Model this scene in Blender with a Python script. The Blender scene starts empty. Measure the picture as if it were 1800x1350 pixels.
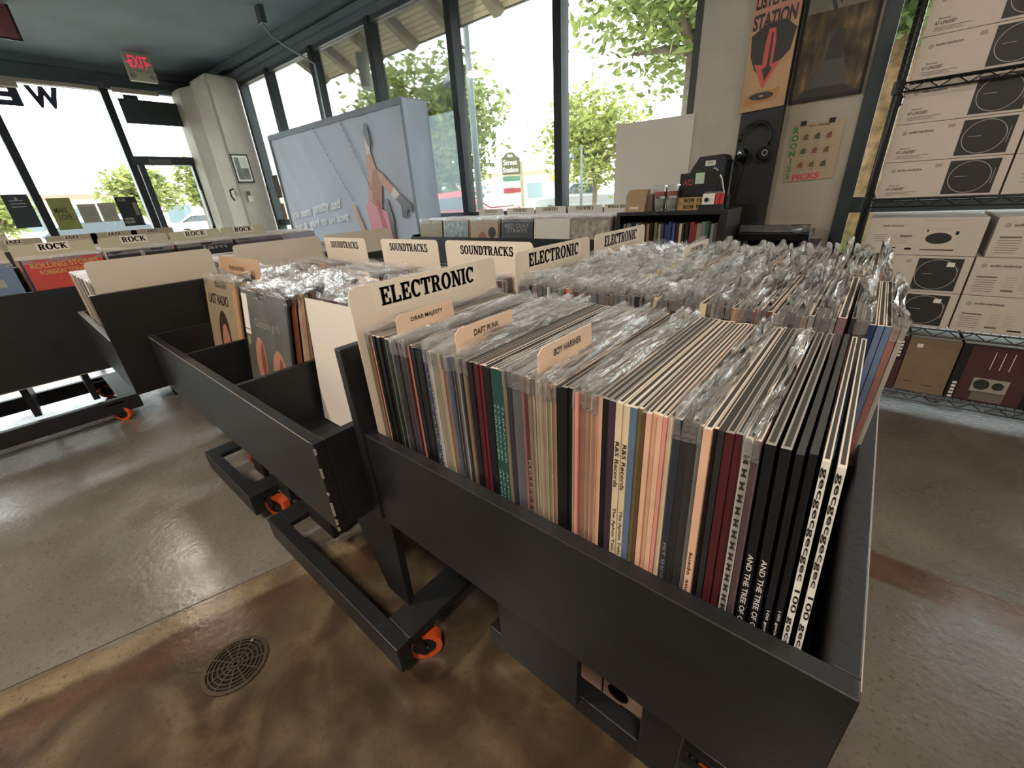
import bpy, math, random
from mathutils import Matrix, Vector
random.seed(7)
C = bpy.context.scene.collection
scene = bpy.context.scene
PI = math.pi

# ------------------------------------------------------------------ camera
FPX = 719.88
cam_d = bpy.data.cameras.new('camera'); cam = bpy.data.objects.new('camera', cam_d); C.objects.link(cam)
cam_d.sensor_fit = 'HORIZONTAL'; cam_d.sensor_width = 36.0; cam_d.lens = FPX / 1800.0 * 36.0
cam_d.clip_start = 0.02; cam_d.clip_end = 400
CR = Vector((0.76877089, 0.63674912, -0.0595137)); CU = Vector((-0.22545606, 0.35692893, 0.90651603)); CF = Vector((-0.59846544, 0.68348541, -0.41795551))
CAM = Vector((0, 0, 1.12))
cam.matrix_world = Matrix(((CR.x, CU.x, -CF.x, CAM.x), (CR.y, CU.y, -CF.y, CAM.y), (CR.z, CU.z, -CF.z, CAM.z), (0, 0, 0, 1)))
scene.camera = cam

# ------------------------------------------------------------------ world, sun, exposure
world = bpy.data.worlds.new('sky'); scene.world = world; world.use_nodes = True
bg = world.node_tree.nodes['Background']; bg.inputs[0].default_value = (0.93, 0.97, 1.0, 1); bg.inputs[1].default_value = 4.2
sun_d = bpy.data.lights.new('sun', 'SUN'); sun_d.energy = 3.6; sun_d.angle = 0.02; sun_d.color = (1.0, 0.94, 0.82)
sun = bpy.data.objects.new('sun', sun_d); C.objects.link(sun); sun.rotation_euler = (math.radians(28), math.radians(-14), 0)
vs = scene.view_settings
vs.view_transform = 'Standard'; vs.look = 'None'; vs.gamma = 1.0; vs.use_curve_mapping = False; vs.exposure = 0.85

# ------------------------------------------------------------------ helpers
TH = 0.0370226
FR = Matrix.Rotation(TH, 4, 'Z')          # the room's walls stand about two degrees off the bins
ID = Matrix.Identity(4)
W = {}                                    # world origin of each object

def lin(c):
    if isinstance(c, str):
        c = c.lstrip('#'); c = [int(c[i:i + 2], 16) / 255 for i in (0, 2, 4)]
    return tuple(((x / 12.92) if x <= 0.04045 else ((x + 0.055) / 1.055) ** 2.4) for x in c) + (1.0,)

MATS = {}
def mat(name, col, rough=0.5, metal=0.0, spec=0.5, noise=0.0, nscale=8.0, bump=0.0, bscale=60.0, emit=0.0, dark=0.5, coat=0.0):
    """Procedural principled material: colour, mottling and fine relief."""
    if name in MATS: return MATS[name]
    m = bpy.data.materials.new(name); m.use_nodes = True; nt = m.node_tree; b = nt.nodes['Principled BSDF']
    c = lin(col)
    b.inputs['Base Color'].default_value = c; b.inputs['Roughness'].default_value = rough
    b.inputs['Metallic'].default_value = metal; b.inputs['Specular IOR Level'].default_value = spec
    b.inputs['Coat Weight'].default_value = coat
    tc = None
    if noise or bump:
        tc = nt.nodes.new('ShaderNodeTexCoord')
    if noise:
        n = nt.nodes.new('ShaderNodeTexNoise'); n.inputs['Scale'].default_value = nscale; n.inputs['Detail'].default_value = 5
        nt.links.new(tc.outputs['Object'], n.inputs['Vector'])
        r = nt.nodes.new('ShaderNodeValToRGB'); r.color_ramp.elements[0].position = 0.3; r.color_ramp.elements[1].position = 0.7
        r.color_ramp.elements[0].color = tuple(x * (1 - noise * dark) for x in c[:3]) + (1,)
        r.color_ramp.elements[1].color = tuple(min(1, x * (1 + noise * (1 - dark))) for x in c[:3]) + (1,)
        nt.links.new(n.outputs['Fac'], r.inputs['Fac']); nt.links.new(r.outputs['Color'], b.inputs['Base Color'])
    if bump:
        n2 = nt.nodes.new('ShaderNodeTexNoise'); n2.inputs['Scale'].default_value = bscale; n2.inputs['Detail'].default_value = 4
        nt.links.new(tc.outputs['Object'], n2.inputs['Vector'])
        bp = nt.nodes.new('ShaderNodeBump'); bp.inputs['Strength'].default_value = bump; bp.inputs['Distance'].default_value = 0.004
        nt.links.new(n2.outputs['Fac'], bp.inputs['Height']); nt.links.new(bp.outputs['Normal'], b.inputs['Normal'])
    if emit:
        b.inputs['Emission Color'].default_value = c; b.inputs['Emission Strength'].default_value = emit
    MATS[name] = m; return m

def clear_mat(name, tint, opac, rough, gloss, bump=0.0, bscale=40.0):
    """Thin clear sheet: transparent, a little milky, glossy."""
    m = bpy.data.materials.new(name); m.use_nodes = True; nt = m.node_tree; nt.nodes.clear()
    out = nt.nodes.new('ShaderNodeOutputMaterial'); tr = nt.nodes.new('ShaderNodeBsdfTransparent'); tr.inputs[0].default_value = lin(tint)
    df = nt.nodes.new('ShaderNodeBsdfDiffuse'); df.inputs[0].default_value = (0.8, 0.8, 0.8, 1)
    gl = nt.nodes.new('ShaderNodeBsdfGlossy'); gl.inputs['Roughness'].default_value = rough; gl.inputs[0].default_value = (1, 1, 1, 1)
    m1 = nt.nodes.new('ShaderNodeMixShader'); m1.inputs[0].default_value = opac
    m2 = nt.nodes.new('ShaderNodeMixShader')
    fr = nt.nodes.new('ShaderNodeFresnel'); fr.inputs[0].default_value = 1.45
    mul = nt.nodes.new('ShaderNodeMath'); mul.operation = 'MULTIPLY'; mul.inputs[1].default_value = gloss; mul.use_clamp = True
    nt.links.new(fr.outputs[0], mul.inputs[0]); nt.links.new(mul.outputs[0], m2.inputs[0])
    nt.links.new(tr.outputs[0], m1.inputs[1]); nt.links.new(df.outputs[0], m1.inputs[2])
    nt.links.new(m1.outputs[0], m2.inputs[1]); nt.links.new(gl.outputs[0], m2.inputs[2]); nt.links.new(m2.outputs[0], out.inputs[0])
    if bump:
        tc = nt.nodes.new('ShaderNodeTexCoord'); mp = nt.nodes.new('ShaderNodeMapping'); mp.inputs['Scale'].default_value = (1, 0.4, 1)
        n2 = nt.nodes.new('ShaderNodeTexNoise'); n2.inputs['Scale'].default_value = bscale; n2.inputs['Detail'].default_value = 3; n2.inputs['Distortion'].default_value = 1.2
        nt.links.new(tc.outputs['Object'], mp.inputs[0]); nt.links.new(mp.outputs[0], n2.inputs['Vector'])
        bp = nt.nodes.new('ShaderNodeBump'); bp.inputs['Strength'].default_value = bump; bp.inputs['Distance'].default_value = 0.01
        nt.links.new(n2.outputs['Fac'], bp.inputs['Height'])
        for q in (df, gl, fr): nt.links.new(bp.outputs['Normal'], q.inputs['Normal'])
    MATS[name] = m; return m

class MB:
    """Collects geometry in world (or frame) coordinates; build() links it as one mesh object."""
    def __init__(s): s.v = []; s.f = []; s.m = []
    def face(s, pts, m=0):
        i = len(s.v); s.v += [tuple(p) for p in pts]; s.f.append(tuple(range(i, i + len(pts)))); s.m.append(m); return s
    def box(s, x0, x1, y0, y1, z0, z1, m=0, M=None):
        i = len(s.v); ps = [(x, y, z) for z in (z0, z1) for y in (y0, y1) for x in (x0, x1)]
        if M is not None: ps = [tuple(M @ Vector(p)) for p in ps]
        s.v += ps
        for q in ((0, 2, 3, 1), (4, 5, 7, 6), (0, 1, 5, 4), (2, 6, 7, 3), (0, 4, 6, 2), (1, 3, 7, 5)):
            s.f.append(tuple(i + k for k in q)); s.m.append(m)
        return s
    def prism(s, pts, axis, a, b, m=0):
        """polygon in the plane across `axis`, extruded from a to b"""
        def P(p, t): return (t, p[0], p[1]) if axis == 'x' else ((p[0], t, p[1]) if axis == 'y' else (p[0], p[1], t))
        n = len(pts); i = len(s.v); s.v += [P(p, a) for p in pts] + [P(p, b) for p in pts]
        s.f.append(tuple(range(i, i + n))); s.f.append(tuple(range(i + 2 * n - 1, i + n - 1, -1))); s.m += [m, m]
        for k in range(n):
            s.f.append((i + k, i + n + k, i + n + (k + 1) % n, i + (k + 1) % n)); s.m.append(m)
        return s
    def tube(s, pts, r, n=8, m=0, cap=True):
        pts = [Vector(p) for p in pts]; rs = r if isinstance(r, (list, tuple)) else [r] * len(pts); i0 = len(s.v)
        up = Vector((0, 0, 1))
        for k, p in enumerate(pts):
            d = (pts[min(k + 1, len(pts) - 1)] - pts[max(k - 1, 0)]).normalized()
            a = d.cross(up) if abs(d.dot(up)) < 0.95 else d.cross(Vector((1, 0, 0)))
            a.normalize(); b = d.cross(a)
            for j in range(n):
                t = 2 * PI * j / n; s.v.append(tuple(p + (a * math.cos(t) + b * math.sin(t)) * rs[k]))
        for k in range(len(pts) - 1):
            for j in range(n):
                s.f.append((i0 + k * n + j, i0 + k * n + (j + 1) % n, i0 + (k + 1) * n + (j + 1) % n, i0 + (k + 1) * n + j)); s.m.append(m)
        if cap:
            s.f.append(tuple(i0 + j for j in range(n - 1, -1, -1))); s.m.append(m)
            e = i0 + (len(pts) - 1) * n; s.f.append(tuple(e + j for j in range(n))); s.m.append(m)
        return s
    def ring(s, c, nrm, r0, r1, depth, n=24, m=0):
        """flat ring (r0>0) or disc, with thickness along nrm"""
        c = Vector(c); nz = Vector(nrm).normalized(); a = nz.orthogonal().normalized(); b = nz.cross(a)
        def P(r, t, h): return tuple(c + (a * math.cos(t) + b * math.sin(t)) * r + nz * h)
        for j in range(n):
            t0, t1 = 2 * PI * j / n, 2 * PI * (j + 1) / n
            if r0 > 0:
                s.face([P(r0, t0, depth), P(r1, t0, depth), P(r1, t1, depth), P(r0, t1, depth)], m)
                s.face([P(r0, t0, 0), P(r0, t1, 0), P(r1, t1, 0), P(r1, t0, 0)], m)
                s.face([P(r0, t0, 0), P(r0, t0, depth), P(r0, t1, depth), P(r0, t1, 0)], m)
            else:
                s.face([P(0, 0, depth), P(r1, t0, depth), P(r1, t1, depth)], m); s.face([P(0, 0, 0), P(r1, t1, 0), P(r1, t0, 0)], m)
            s.face([P(r1, t0, 0), P(r1, t1, 0), P(r1, t1, depth), P(r1, t0, depth)], m)
        return s
    def grid(s, fn, nu, nv, m=0):
        i = len(s.v)
        for a in range(nu + 1):
            for b in range(nv + 1): s.v.append(tuple(fn(a / nu, b / nv)))
        for a in range(nu):
            for b in range(nv):
                k = i + a * (nv + 1) + b; s.f.append((k, k + nv + 1, k + nv + 2, k + 1)); s.m.append(m)
        return s
    def mesh(s, name, mats, fr=ID, org=Vector((0, 0, 0)), smooth=False):
        me = bpy.data.meshes.new(name)
        if fr is ID: vv = [(p[0] - org.x, p[1] - org.y, p[2] - org.z) for p in s.v]
        else: vv = [tuple(fr @ Vector(p) - org) for p in s.v]
        me.from_pydata(vv, [], s.f)
        for q in (mats if isinstance(mats, (list, tuple)) else [mats]): me.materials.append(q)
        me.polygons.foreach_set('material_index', s.m)
        if smooth: me.polygons.foreach_set('use_smooth', [True] * len(s.f))
        me.update(); return me
    def build(s, name, mats, parent=None, fr=ID, smooth=False, bevel=0.0):
        if parent is not None: org = W[parent]
        else:
            vv = [fr @ Vector(p) for p in s.v]
            org = Vector((sum(p.x for p in vv) / len(vv), sum(p.y for p in vv) / len(vv), min(p.z for p in vv)))
        o = bpy.data.objects.new(name, s.mesh(name, mats, fr, org, smooth)); C.objects.link(o)
        if parent is not None: o.parent = parent
        else: o.location = org
        W[o] = org.copy()
        if bevel:
            b = o.modifiers.new('edge', 'BEVEL'); b.width = bevel; b.segments = 2; b.limit_method = 'ANGLE'
        return o

def tag(o, label, cat=None, group=None, kind=None):
    o['label'] = label
    if cat: o['category'] = cat
    if group: o['group'] = group
    if kind: o['kind'] = kind
    return o
def thing(name, label, cat, loc, group=None, fr=ID, kind=None):
    o = bpy.data.objects.new(name, None); C.objects.link(o); o.empty_display_size = 0.05
    o.location = fr @ Vector(loc); W[o] = o.location.copy(); return tag(o, label, cat, group, kind)
def bx(name, m, parent, x0, x1, y0, y1, z0, z1, fr=ID, bevel=0.0):
    return MB().box(x0, x1, y0, y1, z0, z1).build(name, m, parent, fr, bevel=bevel)
def struct(name, mb, m, label, fr=ID, cat='structure'):
    return tag(mb.build(name, m, None, fr), label, cat, kind='structure')

# ------------------------------------------------------------------ lettering
FONT = {}
def sans(text, bold=.012):
    key = (text, bold)
    if key in FONT: return FONT[key]
    cu = bpy.data.curves.new('t', 'FONT'); cu.body = text; cu.align_x = 'CENTER'; cu.align_y = 'CENTER'; cu.resolution_u = 3; cu.offset = bold
    ob = bpy.data.objects.new('t', cu); C.objects.link(ob)
    me = bpy.data.meshes.new_from_object(ob)
    vs_ = [tuple(v.co) for v in me.vertices]; fs = [tuple(p.vertices) for p in me.polygons]
    bpy.data.objects.remove(ob); bpy.data.curves.remove(cu); bpy.data.meshes.remove(me)
    x0 = min(v[0] for v in vs_); x1 = max(v[0] for v in vs_); y0 = min(v[1] for v in vs_); y1 = max(v[1] for v in vs_)
    FONT[key] = ([((v[0] - (x0 + x1) / 2), v[1] - (y0 + y1) / 2) for v in vs_], fs, x1 - x0, y1 - y0); return FONT[key]

def slab(text):
    """Heavy slab-serif capitals drawn from strokes, serif bars and arcs."""
    key = '#' + text
    if key in FONT: return FONT[key]
    V, Fc = [], []
    def quad(*p): i = len(V); V.extend(p); Fc.append((i, i + 1, i + 2, i + 3))
    def rect(x0, x1, y0, y1): quad((ox + x0, y0), (ox + x1, y0), (ox + x1, y1), (ox + x0, y1))
    def line(a, b, w): # horizontal width w
        quad((ox + a[0] - w / 2, a[1]), (ox + a[0] + w / 2, a[1]), (ox + b[0] + w / 2, b[1]), (ox + b[0] - w / 2, b[1]))
    def arc(cx, cy, ro, ri, t0, t1, n=14):
        for k in range(n):
            a, b = [math.radians(t0 + (t1 - t0) * q / n) for q in (k, k + 1)]
            quad((ox + cx + ro[0] * math.cos(a), cy + ro[1] * math.sin(a)), (ox + cx + ro[0] * math.cos(b), cy + ro[1] * math.sin(b)),
                 (ox + cx + ri[0] * math.cos(b), cy + ri[1] * math.sin(b)), (ox + cx + ri[0] * math.cos(a), cy + ri[1] * math.sin(a)))
    def foot(x, y, w=0.34): rect(x - w / 2, x + w / 2, y, y + 0.1)
    ox = 0.0
    for ch in text:
        if ch in 'EL':
            rect(.08, .28, 0, 1); foot(.18, 0); foot(.18, .9); rect(.18, .72, 0, .13); rect(.6, .72, 0, .34)
            if ch == 'E': rect(.18, .7, .87, 1); rect(.58, .7, .68, 1); rect(.2, .5, .45, .57); rect(.42, .5, .36, .66)
            adv = .8
        elif ch in 'CG':
            arc(.42, .5, (.42, .52), (.2, .4), 42, 318, 20); rect(.68, .78, .64, .98)
            if ch == 'G': rect(.56, .76, .0, .44); rect(.48, .86, .38, .48)
            adv = .86
        elif ch == 'T': rect(.3, .52, 0, 1); foot(.41, 0, .42); rect(0, .82, .87, 1); rect(0, .12, .66, 1); rect(.7, .82, .66, 1); adv = .88
        elif ch in 'RD':
            rect(.1, .3, 0, 1); foot(.2, 0, .38); rect(0, .3, .9, 1)
            if ch == 'R':
                rect(.2, .46, .88, 1); rect(.2, .46, .44, .55); arc(.44, .72, (.34, .28), (.13, .17), -90, 90, 10); line((.48, .5), (.72, .0), .22); foot(.76, 0, .3); adv = .95
            else: rect(.2, .42, .88, 1); rect(.2, .42, 0, .12); arc(.4, .5, (.44, .5), (.21, .38), -90, 90, 14); adv = .92
        elif ch == 'O': arc(.45, .5, (.45, .52), (.22, .4), 0, 360, 26); adv = .96
        elif ch == 'N': rect(.12, .24, 0, 1); foot(.18, 0); foot(.16, .9, .32); rect(.74, .86, 0, 1); foot(.8, .9); line((.22, 1), (.76, 0), .24); adv = 1.02
        elif ch == 'I': rect(.1, .32, 0, 1); foot(.21, 0, .42); foot(.21, .9, .42); adv = .48
        elif ch == 'S':
            arc(.36, .74, (.34, .28), (.14, .15), 40, 270, 14); arc(.36, .27, (.36, .3), (.15, .16), -140, 90, 14); rect(.55, .65, .66, .98); rect(.03, .13, .02, .36); adv = .78
        elif ch == 'U': rect(.1, .3, .35, 1); foot(.2, .9, .4); rect(.68, .8, .35, 1); foot(.74, .9, .34); arc(.45, .37, (.35, .39), (.17, .26), 180, 360, 14); adv = .95
        elif ch == 'A': line((.12, 0), (.46, 1), .12); line((.78, 0), (.46, 1), .22); rect(.22, .68, .28, .39); foot(.12, 0, .32); foot(.78, 0, .38); adv = .96
        elif ch == 'K': rect(.1, .3, 0, 1); foot(.2, 0, .38); foot(.2, .9, .38); line((.3, .42), (.72, 1), .14); line((.44, .58), (.78, 0), .22); foot(.76, .9, .3); foot(.8, 0, .34); adv = 1.0
        elif ch == 'Y': rect(.36, .56, 0, .5); foot(.46, 0, .4); line((.46, .42), (.14, 1), .2); line((.48, .42), (.78, 1), .12); foot(.14, .9, .34); foot(.78, .9, .3); adv = .94
        elif ch == 'W': line((.3, 0), (.12, 1), .2); line((.3, 0), (.54, 1), .11); line((.8, 0), (.6, 1), .2); line((.8, 0), (1.02, 1), .11); foot(.12, .9, .32); foot(1.02, .9, .28); adv = 1.16
        elif ch == 'J': rect(.3, .5, .28, 1); foot(.42, .9, .42); arc(.27, .28, (.23, .3), (.06, .15), 180, 360, 10); adv = .66
        elif ch == 'Z': rect(.02, .7, .88, 1); rect(.02, .12, .7, 1); line((.14, .06), (.58, .94), .22); rect(.02, .7, 0, .12); rect(.6, .7, 0, .32); adv = .78
        elif ch == 'P': rect(.1, .3, 0, 1); foot(.2, 0, .4); rect(0, .3, .9, 1); rect(.2, .46, .88, 1); rect(.2, .46, .4, .52); arc(.44, .7, (.36, .3), (.14, .18), -90, 90, 10); adv = .86
        elif ch == '-': rect(.04, .36, .38, .54); adv = .42
        elif ch == '1': rect(.16, .34, 0, 1); foot(.25, 0, .4); line((.04, .72), (.2, 1), .12); adv = .52
        else: adv = .42
        ox += adv + 0.03
    wd = ox - 0.06; q = [(x + dx, y) for dx in (-.03, .03) for x, y in V]; n0 = len(V); Fc = Fc + [tuple(k + n0 for k in f_) for f_ in Fc]; V = q
    FONT[key] = ([(x - wd / 2, y - 0.5) for x, y in V], Fc, wd, 1.0); return FONT[key]

def text(name, s, parent, center, right, up, m, width=None, height=None, fr=ID, font='sans', off=0.0006, squash=1.0, bold=.012):
    vs_, fs, w, h = slab(s) if font == 'slab' else sans(s, bold)
    r = Vector(right).normalized(); u = Vector(up).normalized(); n = r.cross(u); c = Vector(center) + n * off
    if width and height: kx, ky = width / w, height / h
    elif width: kx = width / w; ky = kx * squash
    else: ky = height / h; kx = ky / squash
    mb = MB(); mb.v = [tuple(c + r * (x * kx) + u * (y * ky)) for x, y in vs_]; mb.f = fs; mb.m = [0] * len(fs)
    return mb.build(name, m, parent, fr)

def plate(name, m, parent, center, right, up, w, h, t=0.0008, off=0.0, fr=ID, pts=None):
    """thin printed or cut piece on a surface: rectangle, or polygon pts in units of (w, h) from its centre"""
    r = Vector(right).normalized(); u = Vector(up).normalized(); n = r.cross(u); c = Vector(center) + n * off
    if pts is None: pts = [(-.5, -.5), (.5, -.5), (.5, .5), (-.5, .5)]
    P = [c + r * (x * w) + u * (y * h) for x, y in pts]; k = len(P); mb = MB()
    mb.v = [tuple(p) for p in P] + [tuple(p + n * t) for p in P]
    mb.f = [tuple(range(k - 1, -1, -1)), tuple(range(k, 2 * k))] + [(j, (j + 1) % k, k + (j + 1) % k, k + j) for j in range(k)]
    mb.m = [0] * len(mb.f)
    return mb.build(name, m, parent, fr)
def ell(n=20, a=.5, b=.5, cx=0, cy=0): return [(cx + a * math.cos(2 * PI * k / n), cy + b * math.sin(2 * PI * k / n)) for k in range(n)]
RX, UZ = (1, 0, 0), (0, 0, 1)          # a face that looks to -Y
RY = (0, 1, 0)                         # a face that looks to +X

# ------------------------------------------------------------------ materials
black = mat('black_paint', '#1b1c1d', 0.42, noise=0.5, nscale=14, bump=0.12, bscale=120)
blackd = mat('black_flat', '#141415', 0.6, noise=0.3, nscale=20)
frame_m = mat('dark_window_frame', '#343d41', 0.45, noise=0.15)
ceil_m = mat('hazed_ceiling_paint', '#66737b', 0.8, noise=0.2, nscale=2, bump=0.2, bscale=90)  # dark paint, with lens haze put into the colour as lighter blue-grey
stucco = mat('beige_stucco', '#bdb8ab', 0.85, noise=0.15, nscale=6, bump=1.0, bscale=18)
wallp = mat('beige_wall_paint', '#b9ae9e', 0.75, noise=0.08, nscale=3, bump=0.15, bscale=200)
white = mat('white_board', '#d8d4cb', 0.6)
card = mat('cream_card', '#dfd2c0', 0.55, noise=0.05, nscale=5)
cardw = mat('white_card', '#e6ddd2', 0.55); label_m = mat('label_paper', '#e3d8c8', 0.5)
ink = mat('black_ink', '#0d0e0c', 0.5)
inkg = mat('grey_ink', '#8b8778', 0.6)
paper = mat('white_paper', '#e4e0d8', 0.7)
worn = mat('bare_wood_edge', '#9c9182', 0.7)
orange = mat('orange_caster_rubber', '#e2571f', 0.4)
steel = mat('bright_steel', '#b9bcc0', 0.28, metal=1.0)
hardw = mat('dull_steel', '#6d6f72', 0.4, metal=0.9)
wire = mat('black_wire', '#17191b', 0.35, metal=0.3)
kraft = mat('kraft_box', '#c6bbb0', 0.75, noise=0.06, nscale=30)
brownbox = mat('brown_cardboard', '#7f6b55', 0.8, noise=0.15, nscale=20)
redbox = mat('dark_red_box', '#4a2a2b', 0.6, noise=0.3, nscale=9)
disc = mat('box_print_black', '#2b2c2a', 0.55)
discl = mat('box_print_line', '#b9b2a6', 0.6)
red = mat('red_print', '#b8323a', 0.5)
pink = mat('pink_print', '#d98f9c', 0.6)
green = mat('green_print', '#4e8a55', 0.6)
plastic = clear_mat('clear_record_bag', '#ffffff', 0.15, 0.15, 1.5, bump=0.45, bscale=60)
plastic2 = clear_mat('clear_bag_flat', '#ffffff', 0.03, 0.2, 0.8)
glass = clear_mat('window_glass', '#fbfffd', 0.0, 0.02, 0.8)
acryl = clear_mat('clear_acrylic', '#f4f8f8', 0.1, 0.05, 1.6)

def floor_material():
    m = bpy.data.materials.new('stained_concrete'); m.use_nodes = True; nt = m.node_tree; b = nt.nodes['Principled BSDF']; N = nt.nodes.new; L = nt.links.new
    geo = N('ShaderNodeNewGeometry'); sep = N('ShaderNodeSeparateXYZ'); L(geo.outputs['Position'], sep.inputs[0])
    def noise(sc, det=6, dist=0.0):
        n = N('ShaderNodeTexNoise'); n.inputs['Scale'].default_value = sc; n.inputs['Detail'].default_value = det; n.inputs['Distortion'].default_value = dist; L(geo.outputs['Position'], n.inputs['Vector']); return n.outputs['Fac']
    def ramp(f, stops):
        r = N('ShaderNodeValToRGB'); e = r.color_ramp.elements
        while len(e) < len(stops): e.new(0.5)
        for q, (p, c) in zip(e, stops): q.position = p; q.color = lin(c)
        L(f, r.inputs['Fac']); return r.outputs['Color']
    def math_(op, a, bb, clamp=False):
        n = N('ShaderNodeMath'); n.operation = op; n.use_clamp = clamp
        for k, x in enumerate((a, bb)):
            if isinstance(x, (int, float)): n.inputs[k].default_value = x
            else: L(x, n.inputs[k])
        return n.outputs[0]
    def mix(f, a, c):
        n = N('ShaderNodeMix'); n.data_type = 'RGBA'; L(f, n.inputs['Factor'])
        L(a, n.inputs['A']); L(c, n.inputs['B']); return n.outputs['Result']
    def band(d, lo, hi, s):   # 1 inside lo..hi, soft edges
        return math_('MULTIPLY', math_('MULTIPLY', math_('SUBTRACT', d, lo), s, True), math_('MULTIPLY', math_('SUBTRACT', hi, d), s, True))
    grey = ramp(noise(1.7, 7, .6), [(0.3, '#5e5850'), (0.5, '#6e685e'), (0.72, '#807b72')])
    brown = ramp(noise(4.2, 12, 1.1), [(0.30, '#33291f'), (0.46, '#463829'), (0.55, '#574a37'), (0.70, '#6f634c')])
    rust = ramp(noise(5, 6, .4), [(0.3, '#4a3326'), (0.7, '#6b4f3a')])
    pale = ramp(noise(7, 6, .4), [(0.3, '#6c5b45'), (0.7, '#8f7f65')])
    # the long control joint runs (-1.52,-.42) to (-1.316,.273): d is the distance across it
    d = math_('ADD', math_('MULTIPLY', math_('ADD', sep.outputs[0], 1.396), 0.9592), math_('MULTIPLY', sep.outputs[1], -0.2828))
    d = math_('ADD', d, math_('MULTIPLY', math_('SUBTRACT', noise(9, 4), .5), .05))
    near = math_('MULTIPLY', math_('SUBTRACT', 0.9, sep.outputs[1]), 3.0, True)      # this bay ends under the bins
    inbay = math_('MULTIPLY', math_('MULTIPLY', math_('ADD', d, 0.0), 40.0, True), near)
    c = mix(inbay, grey, brown)
    c = mix(math_('MULTIPLY', band(d, 0.08, 0.22, 14.0), near), c, rust)
    c = mix(math_('MULTIPLY', band(d, 0.0, 0.10, 40.0), near), c, pale)
    c = mix(math_('MULTIPLY', band(sep.outputs[1], 1.33, 1.47, 60.0), 1.0), c, rust)
    patch = math_('MULTIPLY', math_('SUBTRACT', noise(2.1, 3, .8), .54), 9.0, True)
    c = mix(math_('MULTIPLY', patch, math_('MULTIPLY', inbay, .55)), c, ramp(noise(2, 2), [(0, '#40372e'), (1, '#4c4238')]))
    c = mix(math_('MULTIPLY', math_('SUBTRACT', .44, noise(85, 3)), 4.0, True), c, ramp(noise(2, 2), [(0, '#3a3228'), (1, '#473d32')]))
    L(c, b.inputs['Base Color'])
    rg = N('ShaderNodeMapRange'); L(noise(6, 6), rg.inputs[0]); rg.inputs[1].default_value = .3; rg.inputs[2].default_value = .7; rg.inputs[3].default_value = .16; rg.inputs[4].default_value = .34
    L(rg.outputs[0], b.inputs['Roughness']); b.inputs['Specular IOR Level'].default_value = 0.55
    bp = N('ShaderNodeBump'); bp.inputs['Strength'].default_value = 0.25; bp.inputs['Distance'].default_value = 0.004; L(noise(45, 5), bp.inputs['Height']); L(bp.outputs['Normal'], b.inputs['Normal'])
    return m
floor_m = floor_material()

# ================================================================== THE ROOM
UL, UR, VB, VF, CEIL = -8.85, 3.6, 3.42, -4.2, 3.10      # left wall, right wall, window wall, rear wall, ceiling
fl = struct('floor', MB().box(UL - .3, UR + .3, VF - .3, VB + .12, -0.12, 0), floor_m, 'stained and sealed concrete floor', FR)
jn = MB(); jp = [(-1.93, -1.8), (-1.07, 1.1)]
dv = Vector((jp[1][0] - jp[0][0], jp[1][1] - jp[0][1], 0)).normalized(); nv_ = Vector((-dv.y, dv.x, 0)) * .002
a_, b_ = Vector((*jp[0], .0004)), Vector((*jp[1], .0004)); jn.face([a_ - nv_, a_ + nv_, b_ + nv_, b_ - nv_])
jn.build('control_joint', mat('joint_dirt', '#3d3325', 0.9), fl)
struct('ceiling', MB().box(UL - .3, UR + .3, VF - .3, VB + .3, CEIL, CEIL + .15), ceil_m, 'dark painted ceiling with haze in its grey-blue tone', FR)
HT = 2.86    # window head
# window wall: header band, knee wall, solid piece with the pillar
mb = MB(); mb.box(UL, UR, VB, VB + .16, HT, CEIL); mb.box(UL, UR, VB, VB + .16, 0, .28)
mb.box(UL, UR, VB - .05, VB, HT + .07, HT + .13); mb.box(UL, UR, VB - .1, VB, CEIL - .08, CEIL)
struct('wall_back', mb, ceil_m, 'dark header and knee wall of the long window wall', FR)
struct('wall_back_pillar', MB().box(-1.0, -.70, VB - .07, VB + .2, 0, CEIL), stucco, 'rough beige stucco pillar at the end of the long windows', FR)
struct('wall_back_panel', MB().box(-.70, -.09, VB - .02, VB + .2, 0, CEIL), wallp, 'smooth beige wall between stucco pillar and right window', FR)
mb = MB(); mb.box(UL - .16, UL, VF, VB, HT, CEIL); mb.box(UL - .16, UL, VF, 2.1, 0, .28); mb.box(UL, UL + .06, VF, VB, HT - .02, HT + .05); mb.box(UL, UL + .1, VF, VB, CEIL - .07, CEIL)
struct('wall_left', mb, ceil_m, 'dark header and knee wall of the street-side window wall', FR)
struct('wall_right', MB().box(UR, UR + .15, VF, VB, 0, CEIL), wallp, 'plain beige wall beyond the wire rack', FR)
struct('wall_rear', MB().box(UL, UR, VF - .15, VF, 0, CEIL), wallp, 'plain beige wall behind the viewer', FR)

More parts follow.
